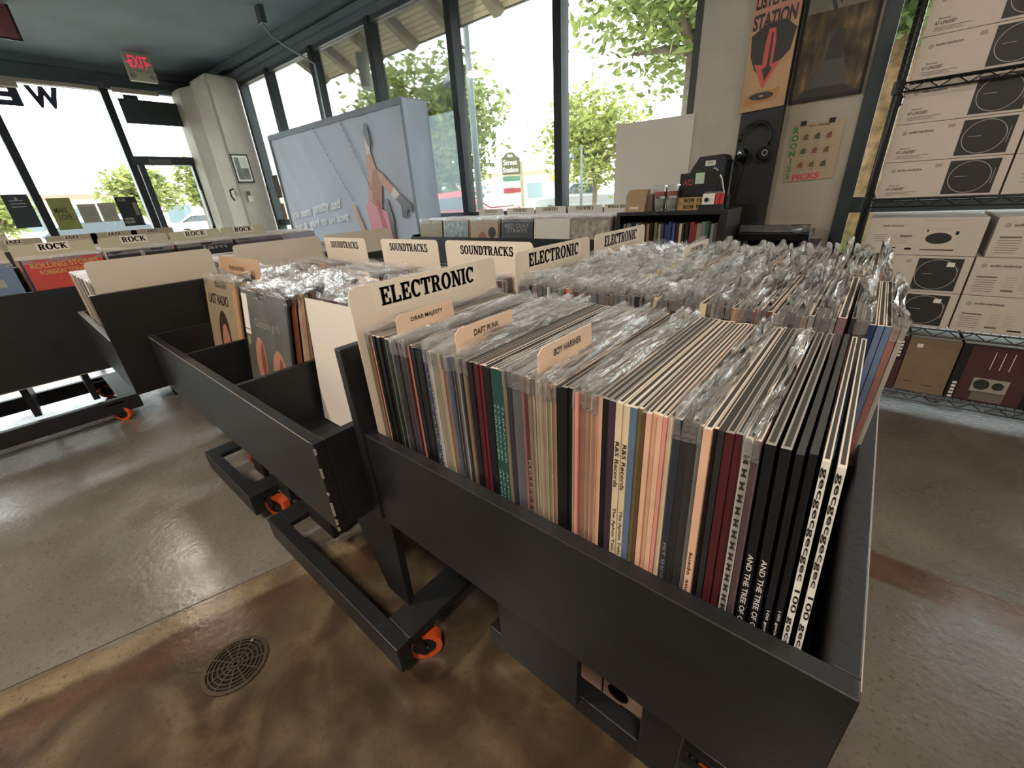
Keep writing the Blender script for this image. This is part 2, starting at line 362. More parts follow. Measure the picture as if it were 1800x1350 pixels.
def window(n, a, b, axis, plane, label, bar=True, z0=.28, z1=HT, fw=.055):
    """one glazed bay: frame posts, a mid rail and panes. axis 'u': in the long wall, 'v': in the left wall"""
    cen = ((a + b) / 2, plane, z0) if axis == 'u' else (plane, (a + b) / 2, z0)
    t = thing('window_%d' % n, label, 'window', cen, fr=FR, kind='structure')
    def B(name, m, p0, p1, q0, q1, d0, d1):
        if axis == 'u': return bx(name, m, t, p0, p1, plane + d0, plane + d1, q0, q1, FR)
        return bx(name, m, t, plane - d1, plane - d0, p0, p1, q0, q1, FR)
    B('frame_post', frame_m, a - fw / 2, a + fw / 2, z0, z1, -.03, .09); B('frame_post', frame_m, b - fw / 2, b + fw / 2, z0, z1, -.03, .09)
    B('frame_head', frame_m, a, b, z1 - .045, z1, -.01, .08); B('frame_sill', frame_m, a, b, z0, z0 + .05, -.02, .08)
    if bar:
        B('mid_rail', frame_m, a, b, .90, .985, -.015, .08)
        B('pane', glass, a, b, .985, z1 - .045, .03, .036); B('pane', glass, a, b, z0 + .05, .90, .03, .036)
    else: B('pane', glass, a, b, z0 + .05, z1 - .045, .03, .036)
    return t
us = [-7.52, -6.67, -5.52, -4.37, -3.22, -2.09, -1.02]
nm = ['narrow window bay beside the corner column', 'window bay second from the corner column, behind the display', 'window bay third from the corner column, eave showing', 'window bay fourth from the corner column with tree outside', 'window bay with the street sign outside', 'window bay beside the stucco pillar']
for k in range(6): window(k + 1, us[k], us[k + 1], 'u', VB, nm[k], fw=.075)
window(7, -.06, 1.75, 'u', VB, 'window bay behind the wire rack', fw=.07); window(8, 1.75, 3.55, 'u', VB, 'window bay beyond the wire rack', fw=.07)
vsl = [-3.9, -2.3, -.70, .92, 2.10]
nl = ['street-side window bay out of view', 'street-side window bay out of view, second', 'street-side window bay at the picture edge', 'street-side window bay with mirrored letters']
for k in range(4): window(9 + k, vsl[k], vsl[k + 1], 'v', UL, nl[k], bar=False, fw=.09)

# entrance door with transom in the left wall
d = thing('door_1', 'dark glazed entrance door with transom next to the corner column', 'door', (UL, 2.55, 0), fr=FR, kind='structure')
for v0, v1, nme in ((2.07, 2.15, 'jamb'), (2.97, 3.05, 'jamb'), (2.17, 2.25, 'door_stile'), (2.88, 2.96, 'door_stile')):
    bx(nme, frame_m, d, UL - .09, UL + (.03 if nme == 'jamb' else .0), v0, v1, 0, HT if nme == 'jamb' else 1.88, FR)
bx('transom_bar', frame_m, d, UL - .09, UL + .04, 2.1, 3.0, 1.88, 2.0, FR); bx('door_bottom_rail', frame_m, d, UL - .07, UL, 2.2, 2.95, 0.02, .25, FR)
bx('pane', glass, d, UL - .05, UL - .044, 2.15, 2.97, 2.0, HT, FR); bx('pane', glass, d, UL - .05, UL - .044, 2.25, 2.88, .25, 1.88, FR)
MB().tube([(UL + .02, 2.86, 1.5), (UL + .08, 2.86, 1.5), (UL + .08, 2.86, .95), (UL + .02, 2.86, .95)], .014, 8).build('pull_handle', steel, d, FR)
bx('closer', hardw, d, UL, UL + .06, 2.3, 2.6, 1.90, 1.96, FR)
# transom sign board, light bar, mounted sensors
t = thing('transom_sign', 'dark hanging sign board in the transom over the entrance door', 'sign', (UL + .09, 2.57, 2.41), fr=FR)
bx('sign_board', frame_m, t, UL + .07, UL + .1, 2.21, 2.94, 2.42, 2.73, FR); bx('clip', frame_m, t, UL + .07, UL + .11, 2.28, 2.45, 2.73, 2.78, FR)
tag(MB().box(UL + .07, UL + .13, 2.18, 2.72, 2.80, 2.855).build('light_bar', mat('cream_metal', '#b5ac98', .5), None, FR), 'short cream light bar under the header above the door', 'light bar')
tag(MB().box(UL + .07, UL + .13, .3, 2.02, 2.795, 2.84).build('light_bar', MATS['cream_metal'], None, FR), 'long pale rail under the header above the mirrored letters', 'light bar')
tag(MB().box(UL + .13, UL + .21, 1.05, 1.22, 2.72, 2.79).build('sensor_box', MATS['cream_metal'], None, FR), 'small grey sensor box under the header above the reversed E', 'sensor')

# corner column
t = thing('corner_column', 'beige plastered corner column between door and long windows', 'column', (-8.1, 3.2, 0), fr=FR, kind='structure')
MB().box(-8.2, -7.6, 2.99, VB, 0, 2.93).build('column_block', stucco, t, FR, bevel=.03)
MB().prism([(-8.84, 3.06), (-8.84, 2.92), (-8.5, 2.92), (-8.36, 2.96), (-8.2, 3.0), (-8.2, VB), (-8.84, VB)], 'z', 0, 2.88).build('column_return', stucco, t, FR)
t = thing('framed_picture', 'small black framed photograph on the corner column', 'picture', (-7.59, 3.12, 1.55), fr=FR)
bx('frame', ink, t, -7.598, -7.575, 3.0, 3.25, 1.54, 1.93, FR); bx('mat_board', paper, t, -7.574, -7.572, 3.02, 3.23, 1.56, 1.91, FR)
plate('print', mat('photo_print_grey', '#6d6f66', .4, noise=1.2, nscale=16), t, (-7.571, 3.125, 1.735), RY, UZ, .17, .3, fr=FR)
bx('bright_area', mat('photo_sky', '#c9cdbf', .4), t, -7.5703, -7.5700, 3.10, 3.21, 1.74, 1.885, FR)
t = thing('wall_thermostat', 'white wall control below the framed photograph on the corner column', 'thermostat', (-7.59, 3.12, 1.28), fr=FR)
bx('casing', white, t, -7.598, -7.575, 3.08, 3.15, 1.27, 1.36, FR, .004); bx('cover', mat('smoked_cover', '#55564f', .3), t, -7.575, -7.57, 3.08, 3.13, 1.36, 1.42, FR)
t = thing('wall_hook', 'small dark hook with tag on the corner column', 'hook', (-7.75, 2.97, 1.42), fr=FR)
MB().tube([(-7.78, 2.985, 1.47), (-7.78, 2.93, 1.45), (-7.76, 2.92, 1.36), (-7.74, 2.94, 1.30)], .012, 6).build('hook', ink, t, FR); bx('tag', paper, t, -7.80, -7.76, 2.975, 2.985, 1.36, 1.44, FR)
MB().tube([(-7.75, 2.95, 2.94), (-7.7, 2.93, 3.0), (-7.72, 2.96, 3.08)], .012, 6)
# exit sign
t = thing('exit_sign', 'cream exit sign with red letters and two lamp heads hanging from the ceiling', 'exit sign', (-7.9, 2.36, CEIL), fr=FR)
crm = mat('aged_cream_plastic', '#a9a690', .5)
bx('face_plate', crm, t, -7.93, -7.88, 2.21, 2.50, 2.90, 3.10, FR); bx('lamp_base', crm, t, -7.93, -7.86, 2.21, 2.50, 2.785, 2.89, FR)
for vv in (2.25, 2.46): MB().ring((-7.86, vv, 2.84), (1, 0, 0), 0, .028, .02).build('lamp_head', mat('lamp_lens', '#8d8b7d', .2), t, FR)
text('lettering', 'EXIT', t, (-7.879, 2.355, 3.0), RY, UZ, mat('exit_red', '#e0304f', .4, emit=.5), width=.2, height=.13, fr=FR, off=.001)
text('arrows', '<    >', t, (-7.879, 2.355, 2.99), RY, UZ, MATS['exit_red'], width=.26, height=.05, fr=FR, off=.001)
# mirrored shop letters on the glass (they read from the street)
lt = mat('window_letter_blue', '#20284a', .5)
for ch, vc, w_ in (('W', 1.46, .32), ('E', 1.12, .22)):
    o = text('window_letter', ch, None, (UL - .035, vc, 2.675), (0, -1, 0), UZ, lt, width=w_, height=.25, fr=FR, off=0, bold=.055)
    tag(o, 'dark blue letter %s stuck on the street-side glass, seen mirrored' % ch, 'letter', 'letters on the glass')
# posters in the left window
def sheet(name, label, u, v0, v1, z0, z1, col, extra=None):
    t = thing(name, label, 'poster', (u, (v0 + v1) / 2, z0), fr=FR)
    bx('sheet', mat('poster_' + col, col, .6, noise=.25, nscale=14), t, u - .002, u, v0, v1, z0, z1, FR)
    if extra: extra(t, u + .0008, v0, v1, z0, z1)
    return t
def lines(t, u, v0, v1, z0, z1, m, n, x0=.1, x1=.9, y0=.1, y1=.8):
    mb = MB()
    for k in range(n):
        z = z0 + (z1 - z0) * (y0 + (y1 - y0) * k / max(1, n - 1)); e = x1 - random.random() * .1
        mb.box(u, u + .0006, v0 + (v1 - v0) * x0, v0 + (v1 - v0) * e, z, z + (z1 - z0) * .022)
    mb.build('print_lines', m, t, FR)
pl = mat('print_pale', '#aab0b0', .6)
def px1(t, u, a, b, c, e): lines(t, u, a, b, c, e, pl, 3, .2, .8, .62, .8); plate('emblem', pl, t, (u, (a + b) / 2, e - .05), RY, UZ, .05, .04, fr=FR, pts=[(-.5, .1), (-.2, .0), (0, .5), (.2, 0), (.5, .1), (.15, -.4), (-.15, -.4)])
sheet('window_poster', 'dark navy poster in the street window, left of the window post', UL + .06, .60, .84, 1.11, 1.52, '#26343c', px1)
def px2(t, u, a, b, c, e):
    text('lettering', 'MAKE', t, (u, a + .1, c + .25), RY, UZ, ink, width=.13, height=.07, fr=FR); text('lettering', 'LOVE', t, (u, a + .12, c + .165), RY, UZ, ink, width=.13, height=.07, fr=FR)
sheet('window_poster', 'olive green poster with bold black words in the street window', UL + .06, .99, 1.23, 1.05, 1.46, '#8d9155', px2)
def px3(t, u, a, b, c, e): lines(t, u, a, b, c, e, inkg, 9)
sheet('window_flyer', 'pale grey flyer with rows of dark blocks in the street window', UL + .06, 1.27, 1.47, 1.12, 1.37, '#aeaaa2', px3)
sheet('window_flyer', 'plain grey text flyer beside the listen-now poster', UL + .06, 1.49, 1.68, 1.12, 1.375, '#b5b2ab', px3)
def px4(t, u, a, b, c, e):
    text('lettering', 'ACM', t, (u, a + .07, e - .04), RY, UZ, pl, width=.09, height=.04, fr=FR); text('lettering', 'LISTEN', t, (u, a + .08, c + .10), RY, UZ, paper, width=.11, height=.03, fr=FR)
    text('lettering', 'NOW', t, (u, a + .08, c + .055), RY, UZ, paper, width=.12, height=.04, fr=FR); plate('photo', inkg, t, (u, b - .04, e - .17), RY, UZ, .05, .18, fr=FR)
sheet('window_poster', 'black listen now poster beside the door post', UL + .06, 1.71, 1.96, 1.04, 1.445, '#20292e', px4)
# hanging framed banner near the ceiling at the left edge
t = thing('hanging_frame', 'dark red framed record print hanging under the ceiling at the top left', 'picture', (-6.9, 1.0, 2.9), fr=FR)
bx('frame', ink, t, -6.95, -6.93, .70, 1.17, 2.80, 3.09, FR); bx('print', mat('banner_red', '#6d3f45', .5, noise=.5), t, -6.93, -6.925, .72, 1.15, 2.82, 3.09, FR)
# cable and mount under the ceiling at the long windows
t = thing('ceiling_cable', 'grey cable drooping from a ceiling mount to the window post', 'cable', (-5.4, 2.9, CEIL), fr=FR)
bx('mount', hardw, t, -5.50, -5.42, 2.86, 2.92, 2.95, CEIL, FR)
MB().tube([(-5.46, 2.89, 2.96), (-5.47, 2.95, 2.86), (-5.45, 3.05, 2.80), (-5.42, 3.2, 2.73), (-5.40, 3.36, 2.66), (-5.46, 3.385, 2.3), (-5.47, 3.39, 1.6)], .012, 6).build('cable', mat('grey_cable', '#8e9796', .5), t, FR, smooth=True)

# ceiling lamps of the shop (they light the aisles; all hang above the picture's edge)
for k, (x, y, e) in enumerate(((-5.6, .25, 14), (-1.9, -1.2, 34), (.7, -.9, 40), (-4.6, -2.4, 16), (1.2, 1.6, 8))):
    t = thing('ceiling_lamp', ['warm ceiling lamp over the rock aisle', 'warm ceiling lamp behind the viewer', 'warm ceiling lamp at the viewer\'s right shoulder', 'warm ceiling lamp in the rear left aisle', 'warm ceiling lamp over the floor beside the rack'][k], 'lamp', (x, y, CEIL), 'warm ceiling lamps')
    MB().tube([(x, y, CEIL), (x, y, CEIL - .05)], .16, 20).build('canopy', blackd, t)
    MB().ring((x, y, CEIL - .055), (0, 0, -1), 0, .13, .02, 20).build('diffuser', mat('warm_diffuser', '#ffd9a0', .5, emit=6.0), t)
    ld = bpy.data.lights.new('lamp_light', 'AREA'); ld.shape = 'DISK'; ld.size = .3; ld.energy = e; ld.color = (1.0, .87, .74)
    lo = bpy.data.objects.new('lamp_light', ld); C.objects.link(lo); lo.location = Vector((0, 0, -.09)); lo.parent = t

# ================================================================== OUTSIDE
lot_m = mat('pale_parking_lot', '#b9b3a6', 0.9, noise=.15, nscale=.4)
struct('ground', MB().box(-90, 60, VB + .25, 110, -.3, -.12), lot_m, 'sunlit parking lot outside the long windows', FR, 'ground')
struct('ground_street', MB().box(-95, UL - .4, -70, VB + .2, -.3, -.12), lot_m, 'sunlit street side ground', FR, 'ground')
struct('sidewalk', MB().box(UL - 2.2, 8, VB + .25, VB + 2.4, -.14, -.06), mat('sidewalk_concrete', '#c4beb2', .9, noise=.1), 'concrete sidewalk along the shop', FR, 'sidewalk')
# roof eave: boarded soffit with rafters
t = thing('roof_eave', 'brown boarded roof eave with rafters outside the long windows', 'eave', (-2, 3.7, 2.7), fr=FR, kind='structure')
soff = mat('soffit_board', '#b3a284', .8, noise=.2, nscale=20); raft = mat('rafter_wood', '#7d705c', .8, noise=.2, nscale=12)
E0, E1, EZ0, EZ1 = VB + .16, 4.02, 2.99, 2.74
nb = 9
for k in range(nb):
    a, b = k / nb, (k + .88) / nb
    v0, v1 = E0 + (E1 - E0) * a, E0 + (E1 - E0) * b; z0, z1 = EZ0 + (EZ1 - EZ0) * a, EZ0 + (EZ1 - EZ0) * b
    MB().prism([(v0, z0), (v1, z1), (v1, z1 + .02), (v0, z0 + .02)], 'x', -6.35, 4).build('soffit_board', soff, t, FR)
MB().prism([(E0, EZ0 + .02), (E1 + .02, EZ1 + .02), (E1 + .02, EZ1 + .08), (E0, EZ0 + .08)], 'x', -6.35, 4).build('roof_deck', mat('deck_dark', '#4a4234', .9), t, FR)
MB().prism([(E1, EZ1 - .005), (E1 + .03, EZ1 - .005), (E1 + .03, EZ1 + .09), (E1, EZ1 + .09)], 'x', -6.37, 4.02).build('fascia', mat('fascia_dark', '#5d574c', .7), t, FR)
for k in range(17):
    u = -6.2 + k * .62
    MB().prism([(E0, EZ0 - .11), (E1 - .06, EZ1 - .07), (E1, EZ1 - .02), (E1, EZ1), (E0, EZ0)], 'x', u - .045, u + .045).build('rafter', raft, t, FR)
t = thing('eave_lamp', 'grey cylinder lamp hanging under the roof eave', 'lamp', (-5.05, 3.8, 2.5), fr=FR)
MB().tube([(-5.05, 3.78, 2.42), (-5.05, 3.78, 2.76)], .075, 16).build('housing', mat('grey_lamp_can', '#7d7a70', .6), t, FR, smooth=False)

leafm = {}
def leaf_material(name, c0, c1):
    m = bpy.data.materials.new(name); m.use_nodes = True; nt = m.node_tree; b = nt.nodes['Principled BSDF']
    g = nt.nodes.new('ShaderNodeNewGeometry'); r = nt.nodes.new('ShaderNodeValToRGB'); r.color_ramp.elements[0].color = lin(c0); r.color_ramp.elements[1].color = lin(c1)
    nt.links.new(g.outputs['Random Per Island'], r.inputs['Fac']); nt.links.new(r.outputs['Color'], b.inputs['Base Color']); b.inputs['Roughness'].default_value = .55
    tr = nt.nodes.new('ShaderNodeBsdfTranslucent'); nt.links.new(r.outputs['Color'], tr.inputs[0]); mx = nt.nodes.new('ShaderNodeMixShader'); mx.inputs[0].default_value = .45
    out = nt.nodes['Material Output']; nt.links.new(b.outputs[0], mx.inputs[1]); nt.links.new(tr.outputs[0], mx.inputs[2]); nt.links.new(mx.outputs[0], out.inputs[0]); return m
leaf1 = leaf_material('leaf_olive', '#4a5826', '#7d8847'); leaf2 = leaf_material('leaf_yellow_green', '#5a642b', '#8e9450'); leaf3 = leaf_material('leaf_mid_green', '#4a6230', '#7f9052')
bark = mat('bark', '#5d5145', .9, noise=.7, nscale=9, bump=1.0, bscale=14)
def rnd(a, b): return a + (b - a) * random.random()
def foliage(mb, c, rx, rz, n, s, rng):
    """leaf quads gathered in clumps, so that gaps of sky stay between them"""
    c = Vector(c); clumps = []
    for _ in range(int(n / 45)):
        d = Vector((rng.gauss(0, 1), rng.gauss(0, 1), rng.gauss(0, 1))).normalized() * (rng.random() ** .45) * .8
        clumps.append(c + Vector((d.x * rx, d.y * rx, d.z * rz)))
    for q in clumps:
        cr = rx * rng.uniform(.14, .26)
        for _ in range(45):
            p = q + Vector((rng.gauss(0, 1) * cr * .55, rng.gauss(0, 1) * cr * .55, rng.gauss(0, 1) * cr * .45))
            a = Vector((rng.uniform(-1, 1), rng.uniform(-1, 1), rng.uniform(-.6, .6))).normalized(); b = a.cross(Vector((rng.uniform(-1, 1), rng.uniform(-1, 1), rng.uniform(-1, 1)))).normalized()
            k = s * rng.uniform(.6, 1.3); mb.face([p - a * k, p + b * k * .45, p + a * k, p - b * k * .45])
    return clumps
def tree(label, x, y, h, rx, rz, trunk_r, n, s, lm, seed, zc=None, cat='tree'):
    rng = random.Random(seed); t = thing('tree', label, cat, (x, y, -.13), 'trees outside')
    zc = zc or h - rz; f = MB(); cl = foliage(f, (x, y, zc), rx, rz, n, s, rng); f.build('foliage', lm, t)
    tb = MB(); top = Vector((x, y, zc - rz * .35)); tb.tube([(x, y, -.13), (x + .05, y, zc * .4), top], [trunk_r, trunk_r * .8, trunk_r * .55], 10)
    for q in cl[::max(1, len(cl) // 14)]:
        mid = top.lerp(q, .5) + Vector((0, 0, -.1 * rz)); tb.tube([top - Vector((0, 0, rz * .25)), mid, q], [trunk_r * .45, trunk_r * .28, trunk_r * .1], 6)
    tb.build('trunk', bark, t, smooth=True); return t
def at(dx, dy, dist): k = dist / math.hypot(dx, dy); return dx * k, dy * k
tree('broad olive tree behind the street lamp outside the long windows', *at(-.755, .655, 15), 5.0, 2.75, 2.2, .17, 9500, .12, leaf1, 1, zc=3.1)
tree('yellow-green tree outside the window beside the white board', *at(-.490, .872, 19), 4.6, 2.7, 2.0, .12, 5500, .13, leaf2, 2, zc=3.0)
tree('large close tree whose branches fill the top of the pillar window', *at(-.33, .944, 8.5), 6.2, 2.35, 1.6, .2, 8500, .085, leaf1, 3, zc=3.95)
tree('small bright tree outside the entrance door post', *at(-.982, .19, 30), 3.3, 1.9, 1.4, .15, 2500, .16, leaf2, 4, zc=2.3)
tree('slim bright tree seen through the entrance door', *at(-.963, .272, 26), 3.6, 1.0, 1.5, .14, 1800, .14, leaf2, 5, zc=2.3)
tree('bright tree at the far left of the street window', *at(-.999, .012, 24), 2.6, 1.3, 1.0, .14, 1800, .14, leaf2, 6, zc=1.6)
# tree trunk right outside the rack window
t = thing('tree', 'thick rough trunk just outside the window behind the wire rack', 'tree', (-.16, 4.75, -.13), 'trees outside')
MB().tube([(-.1, 4.75, -.13), (-.12, 4.75, .8), (-.14, 4.75, 1.5), (-.12, 4.78, 2.3), (.1, 4.8, 3.6)], [.34, .27, .24, .2, .17], 14).build('trunk', mat('rough_bark_pale', '#8d7050', .95, noise=1.0, nscale=16, bump=1.0, bscale=30), t, smooth=True)
f = MB(); foliage(f, (-.22, 4.42, 2.25), .5, .36, 2400, .05, random.Random(9)); f.build('foliage', leaf3, t)
for k, (x, y, w_) in enumerate(((-.25, 4.35, .3), (.35, 4.5, .3), (1.0, 4.5, .4))):
    f = MB(); rng = random.Random(40 + k)
    for _ in range(260):
        px_, py_ = x + rng.gauss(0, w_ * .5), y + rng.gauss(0, .1); hh = rng.uniform(.5, .95); dx = rng.uniform(-.1, .1)
        f.face([(px_ - .008, py_, -.1), (px_ + .008, py_, -.1), (px_ + dx, py_ + rng.uniform(-.05, .05), hh - .1)])
    tag(f.build('grass_clump', leaf3), ['tall grass clump left of the trunk outside the rack window', 'tall grass clump right of the trunk outside the rack window', 'tall grass clump behind the rack boxes'][k], 'grass', 'grass clumps outside')
for k, (dx, dy, ds, r) in enumerate(((-.650, .760, 14.5, .7), (-.517, .856, 15.0, .6), (-.468, .884, 16.5, .6))):
    x, y = at(dx, dy, ds); f = MB(); foliage(f, (x, y, .25), r, .32, 1300, .07, random.Random(60 + k))
    tag(f.build('bush', leaf3), ['low clipped bush beside the red car', 'low bush in front of the silver pickup', 'low bush right of the silver pickup'][k], 'bush', 'low bushes outside')

def car(label, x, y, rz, colr, kind='sedan', name='car'):
    t = bpy.data.objects.new(name, None); C.objects.link(t); t.location = (x, y, -.12); t.rotation_euler = (0, 0, rz); W[t] = Vector((0, 0, 0)); tag(t, label, 'car' if kind != 'truck' else 'pickup', 'parked cars')
    paint = mat('car_' + colr, colr, .25, metal=.2, coat=.6); gl = mat('car_glass', '#2b3338', .08); ty = mat('tyre', '#18181a', .8)
    if kind == 'truck':
        body = [(-2.7, .45), (-2.7, 1.02), (-.55, 1.05), (.95, 1.08), (2.5, .98), (2.65, .6), (2.6, .42)]; cab = [(-.6, 1.04), (-.45, 1.72), (.55, 1.74), (1.15, 1.07)]
    else:
        body = [(-2.2, .38), (-2.25, .78), (-1.9, .92), (.9, .93), (2.0, .78), (2.22, .55), (2.15, .34)]; cab = [(-1.75, .9), (-1.05, 1.38), (.2, 1.42), (1.05, .92)]
    w = .88
    MB().prism(body, 'y', -w, w).build('body', paint, t, bevel=.06)
    b = MB(); n = len(cab)
    for k in range(n):
        p, q = cab[k], cab[(k + 1) % n]; ip = .82 if p[1] < 1.1 else .66; iq = .82 if q[1] < 1.1 else .66
        b.face([(p[0], -ip, p[1]), (q[0], -iq, q[1]), (q[0], iq, q[1]), (p[0], ip, p[1])])
    for s in (-1, 1): b.face([(p[0], s * (.82 if p[1] < 1.1 else .66), p[1]) for p in cab])
    b.build('cabin', paint, t)
    cx = sum(p[0] for p in cab) / n; cz = sum(p[1] for p in cab) / n
    for s in (-1, 1):
        b = MB(); b.face([(cx + (p[0] - cx) * .84, s * ((.83 if p[1] < 1.1 else .675)), cz + (p[1] - cz) * .74) for p in cab]); b.build('side_window', gl, t)
    for i0, i1 in ((0, 1), (n - 2, n - 1)):
        p, q = cab[i0], cab[i1]; o = -.012 if i0 == 0 else .012; b = MB()
        def lp(u): return (p[0] + (q[0] - p[0]) * u + o, p[1] + (q[1] - p[1]) * u + .012)
        a0, a1 = lp(.12), lp(.88); b.face([(a0[0], -.68, a0[1]), (a0[0], .68, a0[1]), (a1[0], .6, a1[1]), (a1[0], -.6, a1[1])]); b.build('windscreen', gl, t)
    for wx in ((-1.7, 1.75) if kind == 'truck' else (-1.4, 1.4)):
        for s in (-1, 1):
            wh = MB().ring((wx, s * .72, .33), (0, s, 0), 0, .33, .18, 20).build('wheel', ty, t); MB().ring((wx, s * .9, .33), (0, s, 0), 0, .19, .012, 14).build('rim', steel, wh)
    for s in (-1, 1):
        bx('headlight', paper, t, body[-2][0] - .1, body[-2][0] + .03, s * .7 - .14, s * .7 + .14, .62, .74); bx('tail_light', red, t, body[0][0] - .06, body[0][0] + .05, s * .74 - .1, s * .74 + .1, .65, .85)
    return t
x, y = at(-.700, .712, 12.5); car('bright red sedan parked beyond the country records', x, y, math.radians(8), '#a3121c')
x, y = at(-.505, .863, 24); car('silver pickup truck parked beside the yellow-green tree', x, y, math.radians(205), '#777b7d', 'truck')
x, y = at(-.748, .663, 19); car('white car parked behind the red sedan', x, y, math.radians(15), '#d5d6d4')
x, y = at(-.985, .150, 16); car('pale blue car outside the street window', x, y, math.radians(80), '#9fb6c4')
x, y = at(-.955, .285, 30); car('white car seen through the entrance door', x, y, math.radians(60), '#dcdcd8')
x, y = at(.02, 1, 7.6); car('dark parked car behind the rack window', x, y, math.radians(12), '#5e646a')
# far buildings
def building(label, dx, dy, ds, w, h, rz, col):
    x, y = at(dx, dy, ds); t = bpy.data.objects.new('building', None); C.objects.link(t); t.location = (x, y, -.2); t.rotation_euler = (0, 0, rz); W[t] = Vector((0, 0, 0)); tag(t, label, 'building', 'far buildings')
    m = mat('render_' + col, col, .9); bx('wall', m, t, -w / 2, w / 2, -3, 3, 0, h); bx('roof', mat('far_roof', '#7b6a5b', .8), t, -w / 2 - .3, w / 2 + .3, -3.3, 3.3, h, h + .35)
    for k in range(int(w / 3)): bx('window', mat('far_glass', '#5c6a70', .2), t, -w / 2 + 1 + k * 3, -w / 2 + 2.6 + k * 3, -3.05, -2.98, .9, h - .8)
building('low cream building far behind the red sedan', -.70, .714, 52, 26, 3.2, math.radians(40), '#cdbfa8')
building('low tan building far beyond the street window', -.999, .12, 60, 30, 3.4, math.radians(88), '#c9b79c')
building('low pale building seen through the entrance door', -.955, .30, 48, 10, 3.0, math.radians(75), '#d8cbb6')
# monument sign
x, y = at(-.638, .770, 17); t = bpy.data.objects.new('monument_sign', None); C.objects.link(t); t.location = (x, y, -.12); t.rotation_euler = (0, 0, math.radians(38)); W[t] = Vector((0, 0, 0))
tag(t, 'tall brown shopping-centre sign with white panels outside the windows', 'sign')
sg = mat('sign_brown', '#4a472f', .7); sp_ = mat('sign_post', '#857c66', .7)
for s in (-1, 1): bx('post', sp_, t, s * .40 - .06, s * .40 + .06, -.05, .05, 0, 2.35)
MB().prism([(-.36, 1.93), (.36, 1.93), (.36, 2.46), (.24, 2.52), (.14, 2.63), (0, 2.66), (-.14, 2.63), (-.24, 2.52), (-.36, 2.46)], 'y', -.06, .06).build('header_panel', sg, t)
for s_, zz, w_, hh in (('18th', 2.54, .2, .09), ('Street', 2.33, .5, .17), ('Station', 2.09, .56, .17)): text('lettering', s_, t, (0, -.061, zz), RX, UZ, paper, width=w_, height=hh, off=.004)
for k, cc in enumerate(('#47705a', '#d9d6cd', '#8a2f38', '#d9d6cd', '#cfccc2', '#d9d6cd', '#cfccc2', '#d9d6cd')): bx('tenant_panel', mat('tenant_' + cc, cc, .6), t, -.34, .34, -.05, .05, 1.71 - k * .2, 1.88 - k * .2)
# lamp posts
def lamp_post(label, x, y, h, ax, ay, za, zb_, r):
    t = bpy.data.objects.new('street_lamp', None); C.objects.link(t); t.location = (x, y, -.12); W[t] = Vector((0, 0, 0)); tag(t, label, 'street lamp', 'street lamps outside')
    pm = mat('lamp_post_grey', '#464e50', .5); MB().tube([(0, 0, 0), (0, 0, h)], [r * .42, r * .32], 10).build('post', pm, t, smooth=True)
    MB().tube([(0, 0, za), (ax, ay, za)], r * .12, 6).build('arm', pm, t); MB().tube([(ax, ay, za), (ax, ay, zb_ + r * 1.4)], r * .1, 6).build('drop', pm, t)
    MB().tube([(ax, ay, zb_ + r * 1.5), (ax, ay, zb_ + r * 1.0), (ax, ay, zb_ + r * .45), (ax, ay, zb_)], [r * .2, r * .6, r * .9, r * 1.1], 16).build('bell_shade', pm, t, smooth=True)
lamp_post('grey lamp post with bell shade outside the windows', -5.88, 6.14, 4.2, -.21, -.21, 3.5, 2.98, .16)
lamp_post('thin dark lamp post beside the yellow-green tree', *at(-.514, .858, 17), 2.7, -.3, -.2, 2.6, 2.3, .14)
t = thing('road_sign', 'yellow diamond road sign beside the silver pickup', 'road sign', (*at(-.556, .831, 22), -.12))
x, y = at(-.556, .831, 22); MB().tube([(x, y, -.12), (x, y, 1.6)], .03, 6).build('post', hardw, t); plate('sign_plate', mat('road_yellow', '#e0b02c', .5), t, (x, y - .04, 1.75), (.83, .556, 0), UZ, .7, .7, .01, pts=[(0, -.5), (.5, 0), (0, .5), (-.5, 0)])

# ================================================================== RECORD BINS
def caster(parent, x, y, rot=0.0, r=.046, side=1):
    """swivel caster: plate and fork with an orange wheel"""
    d = Vector((math.cos(rot), math.sin(rot), 0)); n = Vector((-d.y, d.x, 0)); c = Vector((x, y, r)) + d * .02
    f = MB(); f.box(x - .04, x + .04, y - .04, y + .04, .118, .126)
    f.tube([(x, y, .118), (x, y, .10)], .022, 10)
    for s in (-1, 1):
        q = c + n * (s * .022); p0 = Vector((x, y, .104)) + n * (s * .022)
        f.tube([p0, q + Vector((0, 0, .01))], .011, 6)
    f.tube([c - n * .032, c + n * .032], .007, 8); o = f.build('caster', blackd, parent)
    wmb = MB(); wmb.ring(c - n * .015, n, r * .68, r, .03, 24); wmb.build('wheel_tread', orange, o)
    MB().ring(c - n * .013, n, 0, r * .68, .026, 20).build('wheel_hub', blackd, o); MB().ring(c - n * .018, n, 0, .009, .036, 8).build('axle_bolt', steel, o)
    return o
